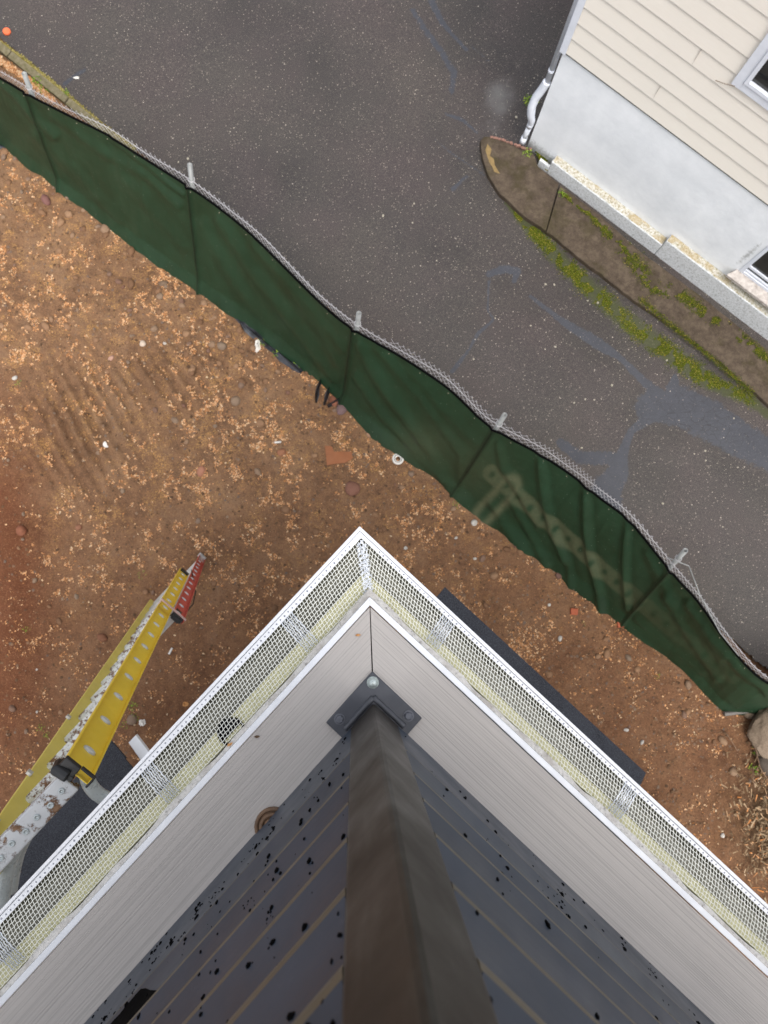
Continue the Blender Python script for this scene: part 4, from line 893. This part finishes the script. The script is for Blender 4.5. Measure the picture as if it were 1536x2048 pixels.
for hh in (LEN-.30, LEN-.75, LEN-1.5): lbox(bk, hh, hh+.03, LW-.012, LW+.0, -.075, -.052)
bk.build('rung_lock', MAT['alud'], lad)
rp = MB(); P = [at(*p)-RF for p in ((318,1256,4.1),(335,1253,3.9),(352,1240,3.7),(372,1225,3.3),(386,1208,2.9),(391,1185,2.6),(388,1165,2.3),(383,1140,2.0))]
rp.tube([p for p in P], .006, 6).build('rope', MAT['rubber'], lad, True)
# ------------------------------------------------------------------ stones, one object each
def stone_mesh(seed, flat=.55):
    bm = bmesh.new(); bmesh.ops.create_icosphere(bm, subdivisions=2, radius=1); r = random.Random(seed); sx, sy = 1, r.uniform(.6, .95)
    off_ = [Vector((r.uniform(-1, 1), r.uniform(-1, 1), r.uniform(-1, 1))).normalized() for _ in range(7)]; am = [r.uniform(.75, 1.0) for _ in off_]
    for v in bm.verts:
        for o_, a in zip(off_, am):
            d = v.co.dot(o_)
            if d > a*.85: v.co -= o_*(d-a*.85)*.8
        v.co = Vector((v.co.x*sx, v.co.y*sy, v.co.z*flat))*(1+r.uniform(-.03, .03))
    me = bpy.data.meshes.new('stone'); bm.to_mesh(me); bm.free()
    for p in me.polygons: p.use_smooth = True
    return me
def rock_mesh(seed, flat):
    bm = bmesh.new(); bmesh.ops.create_icosphere(bm, subdivisions=4, radius=1); r = random.Random(seed)
    of = [Vector((r.uniform(-1, 1), r.uniform(-1, 1), r.uniform(-.3, 1))).normalized() for _ in range(14)]; am = [r.uniform(.75, .97) for _ in of]
    for v in bm.verts:
        for o_, a in zip(of, am):
            d = v.co.dot(o_)
            if d > a: v.co -= o_*(d-a)*.95
        k = 1+.35*(float(fbm(np.array(v.co.x*2.2+9), np.array(v.co.y*2.2+v.co.z*2), 4))-.5); v.co = Vector((v.co.x*k, v.co.y*.8*k, v.co.z*flat*k))
    me = bpy.data.meshes.new('rock'); bm.to_mesh(me); bm.free(); return me
SM = [stone_mesh(i, random.uniform(.4, .7)) for i in range(9)]
for m in SM: m.materials.append(MAT['stone'])
def put_stone(px, py, r, label, group=None, mat=None, name='stone', cat='stone', me=None, z=None):
    p = at(px, py, 0); mm = me or random.choice(SM)
    if mat: mm = mm.copy(); mm.materials.clear(); mm.materials.append(mat)
    o = bpy.data.objects.new(name, mm); link(o); zg_ = float(zsoil(np.array(p.x), np.array(p.y))) if z is None else z
    o.location = (p.x, p.y, zg_+r*.12); o.scale = (r, r, r); o.rotation_euler = (random.uniform(-.2, .2), random.uniform(-.2, .2), random.uniform(0, 6.28)); return tag(o, label, cat, group)
def d_st(px, py):
    d = py-np.interp(px, PXB[:, 0], PXB[:, 1]); return np.clip(.06 + 1.0*np.exp(-d/90)*np.clip(1.15-px/900, .25, 1) + .5*np.exp(-(((px-480)/150)**2+((py-700)/80)**2)), 0, 1)
sx_, sy_ = sample(265, d_st, (0, 1536, 262, 1560))
def zone(a, b):
    d = b-float(np.interp(a, PXB[:, 0], PXB[:, 1])); w = 'left of fence post one' if a < 125 else 'before fence post two' if a < 403 else 'before fence post three' if a < 692 else 'before fence post four' if a < 915 else 'before fence post five' if a < 1250 else 'beyond the last fence post'
    if d < 55: t = 'brown stone close along the cloth foot ' + w
    elif d < 150: t = 'brown stone a step off the cloth foot ' + w
    elif b > 1080 and a < 500: t = 'brown stone half sunk in the bare soil around the ladder'
    elif b > 1080: t = 'brown stone half sunk in the soil between awning and fence'
    elif a < 330: t = 'brown stone half sunk near the track marks at left'
    else: t = 'brown stone half sunk in the straw strewn middle of the yard'
    return t, t.replace('brown stone', 'brown stones')
for a, b in zip(sx_, sy_):
    put_stone(a, b, float(np.clip(rng.lognormal(-3.25, .42), .020, .080)), *zone(a, b))
for a, b, r, l, mt in ((683,818,.10,'plum grey stone beside the gathered black plastic',(118,94,92)),(668,800,.10,'flat reddish stone tucked behind the plum grey one',(140,88,66)),(403,944,.085,'flat pink stone alone in the middle of the straw',(172,118,92)),
    (223,717,.05,'pale pink stone in the left half of the yard',(186,146,124)),(92,401,.09,'flat purplish stone below the left end of the fence',(128,88,80)),(38,308,.10,'rounded brown stone nearest the left edge of the photo',(126,88,66)),
    (328,568,.07,'largest grey brown stone in the pebble heap by the second post',(120,98,78)),(418,592,.055,'dark grey stone under the fence foot left of centre',(100,92,90)),(286,688,.05,'whitish stone with pink tint left of the small white cap',(206,186,166)),
    (705,978,.12,'flat brown slab of stone with a black rim below the cardboard',(134,92,74)),(563,905,.07,'tan stone left of the cardboard scrap',(156,106,76)),(738,870,.05,'upright tan stone under the fence foot above the white ring',(160,124,96)),
    (1118,1150,.07,'brown stone just left of the crumpled plastic bag',(112,82,70)),(158,1055,.05,'round brown stone at the left edge below the mound',(146,100,74)),(50,1062,.08,'broad brown stone on the red mound at far left',(140,86,60)),
    (205,1275,.08,'round brown clod in the soil left of the ladder',(128,84,58))):
    put_stone(a, b, r, l, None, plain('stone_own', mt, .85, .2, 25, 0, .3))
for a, b, r, l in ((811,1096,.034,'square white stone chip right above the gutter corner'),(912,1076,.034,'white stone chip furthest from the gutter corner'),(950,1117,.034,'white stone chip close under the fence foot'),(948,1046,.06,'bluish white triangular chip touching the fence foot'),
    (330,687,.042,'small white bottle cap shaped stone right of the pinkish stones'),(32,757,.05,'pale egg shaped stone at the left edge above the track marks'),(1119,1277,.05,'grey green elongated pebble below the orange brick piece'),(1252,1460,.045,'cluster like grey lump of stone beside the awning'),(1283,1484,.045,'small light grey stone beside the awning end'),
    (75,1338,.025,'tiny white pebble left of the ladder'),(76,1423,.025,'tiny white pebble below the other one left of the ladder'),(1441,1668,.04,'white pebble in the soil near the brush')):
    put_stone(a, b, r*.85, l, None, MAT['chip'])
# white specks of gravel on the driveway
for a, b in [(1170,799),(1188,800),(1148,806),(873,522),(1110,694),(1090,699),(1175,602),(1108,570),(1091,569),(1195,606),(1333,721),(990,637),(947,719),(1467,837),(1388,908),(1411,921),(1410,902),(1475,935),(1325,1007),(1163,896),(766,432),(825,446),(828,408),(1056,188),(1068,157),(1061,172),(1084,187),(1032,235),(376,318),(357,325),(1061,652),(1223,771),(1445,1054)]:
    put_stone(a, b, random.uniform(.012, .022), 'small cream pebble lying loose on the grey driveway', 'cream pebbles on the driveway', MAT['cream'], z=.008)
put_stone(1556, 1474, .50, 'big pale speckled rock at the right edge below the fence end', None, MAT['rock'], 'rock', 'rock', rock_mesh(77, .5))
put_stone(1498, 1425, .09, 'pale pointed stone standing between pipe and big rock', None, MAT['rock'], 'rock', 'rock', stone_mesh(78, .6))
put_stone(1530, 1530, .22, 'dark grey rock half hidden in the brush below the big pale rock', None, plain('dark_rock', (88, 78, 68), .9, .2, 20, 0, .4), 'rock', 'rock', stone_mesh(79, .5))
# ------------------------------------------------------------------ litter
def gp(px, py, dz=0.): p = at(px, py, 0); return Vector((p.x, p.y, float(zsoil(np.array(p.x), np.array(p.y)))+dz))
c = gp(796, 918, .012); o = MB().lathe([(.032, 0), (.036, .014), (.050, .016), (.078, .010), (.080, .0), (.072, -.004), (.034, -.004), (.032, 0)], c, 32).build('white_ring', MAT['paper'], smooth=True); tag(o, 'white plastic ring lying on the soil under the fence', 'ring')
MB().lathe([(.047, .0145), (.051, .0165), (.054, .0145)], c+Vector((0, 0, .003)), 32).build('groove', plain('ring_groove', (96, 92, 86), .7, .1, 20), o); o.children[0].location = (0, 0, 0)
c = gp(213, 889, .01); o = MB().lathe([(.044, 0), (.044, .012), (.038, .016), (.0001, .017)], c, 24).build('lid', MAT['paper']); tag(o, 'flat round white lid on the soil in the track marks', 'lid')
def slab_px(pts, th, name, mat, label, cat, jit=.006, dz=.012):
    P = [gp(*p) for p in pts]; z = max(p.z for p in P)+dz; vs = [Vector((p.x, p.y, z+random.uniform(-jit, jit))) for p in P]; n = len(vs)
    o = MB().add([v for v in vs]+[v-Vector((0, 0, th)) for v in vs], [tuple(range(n)), tuple(range(2*n-1, n-1, -1))]+[(k, (k+1) % n, n+(k+1) % n, n+k) for k in range(n)]).build(name, mat); return tag(o, label, cat)
slab_px([(650,892),(664,894),(668,904),(703,904),(705,918),(692,926),(654,931)], .02, 'cardboard_scrap', MAT['card'], 'torn L shaped piece of brown cardboard on the soil', 'cardboard')
for px_, py_, r, la in ((1147,1223,.05,'square orange brick piece in the soil below the fence'),(1240,1248,.05,'orange brick piece stuck under the fence foot')):
    c = gp(px_, py_, .01); b = MB().box((-r, -r*.9, -.03), (r, r*.9, .03), Matrix.Translation(c) @ Matrix.Rotation(random.uniform(-.2, .2), 4, 'Z')).build('brick_piece', MAT['brick'], bevel=.012); tag(b, la, 'brick')
def crumple(px_, py_, rx, ry, name, mat, label, cat, seed, hgt=.06, dz=.01):
    r = random.Random(seed); c = gp(px_, py_, dz); n, m = 11, 9; vs = []; fs = []
    for i in range(n):
        for j in range(m):
            u, v = i/(n-1)*2-1, j/(m-1)*2-1; k = 1-.25*abs(u*v)
            vs.append(c+Vector((u*rx*k+r.uniform(-1, 1)*rx*.16, v*ry*k+r.uniform(-1, 1)*ry*.16, hgt*r.random()*(1.15-max(abs(u), abs(v))))))
    for i in range(n-1):
        for j in range(m-1): a = i*m+j; fs.append((a, a+1, a+m+1, a+m))
    o = MB().add(vs, fs).build(name, mat); s_ = o.modifiers.new('th', 'SOLIDIFY'); s_.thickness = .003; return tag(o, label, cat)
crumple(1150, 1160, .09, .13, 'crumpled_bag', plain('clear_white_plastic', (196, 186, 180), .35, .1, 20), 'crumpled whitish plastic bag under the fence foot', 'plastic bag', 3, .09)
crumple(515, 692, .04, .10, 'plastic_scrap', MAT['paper'], 'thin white plastic strip curled among the green sprouts', 'plastic', 4, .04)
crumple(286, 1445, .045, .045, 'paper_scrap', MAT['paper'], 'little white paper scrap near the sprouts beside the ladder', 'paper', 5, .04)
crumple(371, 1408, .04, .03, 'paper_scrap', MAT['leaf'], 'tan curled scrap right of the white paper scrap', 'paper', 6, .03)
crumple(1098, 1210, .02, .02, 'paper_scrap', MAT['paper'], 'tiny light scrap near the orange brick piece', 'paper', 9, .02)
for px_, py_, a, la in ((556, 885, .1, 'short white tube lying left of the cardboard'), (342, 1302, 1.1, 'short white tube on the soil between ladder and gutter')):
    c = gp(px_, py_, .012); d = Vector((math.cos(a), math.sin(a), 0))*.045; tag(MB().tube([c-d, c+d], .014, 10).build('short_tube', MAT['paper'], smooth=True), la, 'tube')
def film(pts, wpx, label, hgt=.06, seed=1, name='silt_film'):
    r = random.Random(seed); vs = []; fs = []; m = 7; q_ = subdiv(pts)
    for i, p in enumerate(q_):
        a = q_[max(i-1, 0)]; b = q_[min(i+1, len(q_)-1)]; d = Vector((b[0]-a[0], b[1]-a[1])).normalized(); n = Vector((-d.y, d.x)); ww = wpx*(.75+.5*r.random())*min(1, (i+1)/3, (len(q_)-i)/3)
        for j in range(m):
            t = j/(m-1)-.5; v = gp(p[0]+n.x*t*ww, p[1]+n.y*t*ww); v.z += .01+hgt*(.5-abs(t))*(1+math.sin(j*2.4+i*.6))*.9+r.uniform(0, .012); vs.append(v)
        if i:
            for j in range(m-1): a_ = (i-1)*m+j; fs.append((a_, a_+1, a_+m+1, a_+m))
    o = MB().add(vs, fs).build(name, MAT['film'], smooth=False); return tag(o, label, 'plastic film')
film([(436,598),(463,618),(498,655),(538,690),(578,724),(604,746)], 20, 'long strip of black plastic film along the fence foot')
film([(-40,262),(0,282),(18,292),(34,300)], 34, 'crumpled black plastic film under the fence at the left edge', .1, 5)
film([(646,752),(636,775),(632,806)], 13, 'upright fold of black plastic film beside the gathered one', .10, 7)
film([(662,768),(654,788),(648,810)], 13, 'middle fold of black plastic film gathered at the fence foot', .12, 8)
film([(694,796),(676,800),(655,812)], 20, 'wide black plastic fold lying against the reddish stone', .10, 9)
def sprout(px_, py_, r, label, n=40, seed=0, name='weed', mat='green', cat='weed', z=None):
    q_ = random.Random(seed); c = gp(px_, py_) if z is None else at(px_, py_, z); vs = []; fs = []
    for k in range(n):
        a = q_.uniform(0, 6.28); d = r*q_.random()**.6; b = c+Vector((math.cos(a)*d, math.sin(a)*d, .01+q_.random()*r*.5)); l = r*q_.uniform(.2, .45); w = l*.45; e = q_.uniform(0, 6.28); u = Vector((math.cos(e), math.sin(e), q_.uniform(-.2, .6))); v = Vector((-u.y, u.x, q_.uniform(-.3, .3)))
        i = len(vs); vs += [b, b+u*l*.5+v*w*.5, b+u*l, b+u*l*.5-v*w*.5]; fs.append((i, i+1, i+2, i+3))
    o = MB().add(vs, fs).build(name, MAT[mat], recalc=False); return tag(o, label, cat)
for i, (a, b, r, n, la) in enumerate(((1510,1500,.09,30,'bright green sprout beside the big pale rock'),(1505,1530,.10,34,'bright green sprout below the one touching the pale rock'),(597,727,.07,36,'yellow green weed under the fence foot left of the black folds'),(618,742,.05,26,'small green weed right beside the black folds'),
    (525,686,.06,26,'green weed tuft beside the white plastic strip'),(553,708,.06,20,'sparse weed tuft between plastic strip and fence'),(388,563,.045,22,'green weed at the fence foot near the second post'),(266,1412,.07,26,'green weed patch nearest the ladder rail'),(270,1437,.06,26,'green weed patch just left of the white paper scrap'),
    (85,1455,.06,18,'small green weed left of the ladder'),(95,1470,.05,18,'green weed next to the one left of the ladder'),(60,1260,.05,14,'bluish green seedling on the soil left of the ladder'),(283,1150,.06,12,'pale green seedling beyond the ladder foot'),(912,1009,.05,20,'green weed tuft at the fence foot below the dusty mark'),
    (1313,1352,.04,14,'lone green leaf sprig near the fence end'),(39,768,.05,16,'green speckled weed at the left edge above the track'),(1168,1246,.03,10,'faint green sprig right of the orange brick piece'),(250,1450,.05,16,'green weed between ladder and porch roof'))):
    sprout(a, b, r, la, n, i)
for i, (a, b, r, n, z_, la) in enumerate(((75,168,.10,90,.0,'bright green weeds between kerb and wire fence'),(90,182,.08,70,.0,'green weeds just below the brightest patch by the kerb'),(132,188,.06,50,.02,'yellowish weed sticking out of the kerb end'),(1055,308,.07,50,.09,'light green weed under the downspout mouth'),(1122,388,.06,40,.09,'yellow green weed at the end of the white ledge'),(1060,205,.10,70,.004,'dark moss tuft on the driveway beside the flexible pipe'))):
    sprout(a, b, r, la, n, 60+i, z=z_)
# dry brush at the right edge
br_ = MB(); q_ = random.Random(3); ctr = gp(1535, 1620)
for k in range(1500):
    a, b = q_.gauss(1545, 42), q_.gauss(1635, 75); c = gp(a, b); l = q_.uniform(.02, .11); e = q_.uniform(0, 6.28); u = Vector((math.cos(e), math.sin(e), q_.uniform(-.1, .7))).normalized(); v = Vector((-u.y, u.x, 0))*q_.uniform(.003, .012)
    c.z += q_.random()*.12; br_.add([c-v, c+v, c+u*l+v*.4, c+u*l-v*.4], [(0, 1, 2, 3)])
tag(br_.build('dry_brush', MAT['drybrush'], recalc=False), 'tangle of dry brown brush and dead leaves at the right edge', 'brush', kind='stuff')
for i, (p, la) in enumerate((([(1503,1470,.1),(1512,1500,.2),(1520,1535,.22),(1536,1560,.2)], 'thin bare stem arching beside the big pale rock'), ([(1505,1530,.1),(1507,1560,.22),(1510,1576,.2)], 'short upright stem under the green sprout'), ([(1500,1678,.1),(1518,1664,.2),(1536,1662,.24),(1560,1668,.2)], 'pale dead branch curving low in the brush'), ([(1448,1462,.05),(1462,1480,.09),(1475,1502,.06)], 'pale thin twig on the soil left of the big rock'))):
    tag(MB().tube([at(*x) for x in p], .006, 6).build('dead_stem', MAT['twig'], smooth=True), la, 'branch')
# orange cap on the driveway
c = at(14, 64, .01); o = MB().lathe([(.055, 0), (.055, .02), (.045, .03), (.03, .026), (.02, .022), (.0001, .022)], c, 20).build('orange_cap', MAT['orange'], smooth=True); tag(o, 'small round orange cap on the driveway at the upper left', 'cap')
c = at(153, 156, .012); o = MB().add([c+Vector((math.cos(t)*.05*(1 if i % 2 else .5), math.sin(t)*.02, .004*(i % 3))) for i, t in enumerate([k*math.pi/5 for k in range(10)])], [tuple(range(10))]).build('paint_fleck', MAT['paper']); s_ = o.modifiers.new('t', 'SOLIDIFY'); s_.thickness = .003; tag(o, 'white fleck on the driveway beside the kerb end', 'scrap')
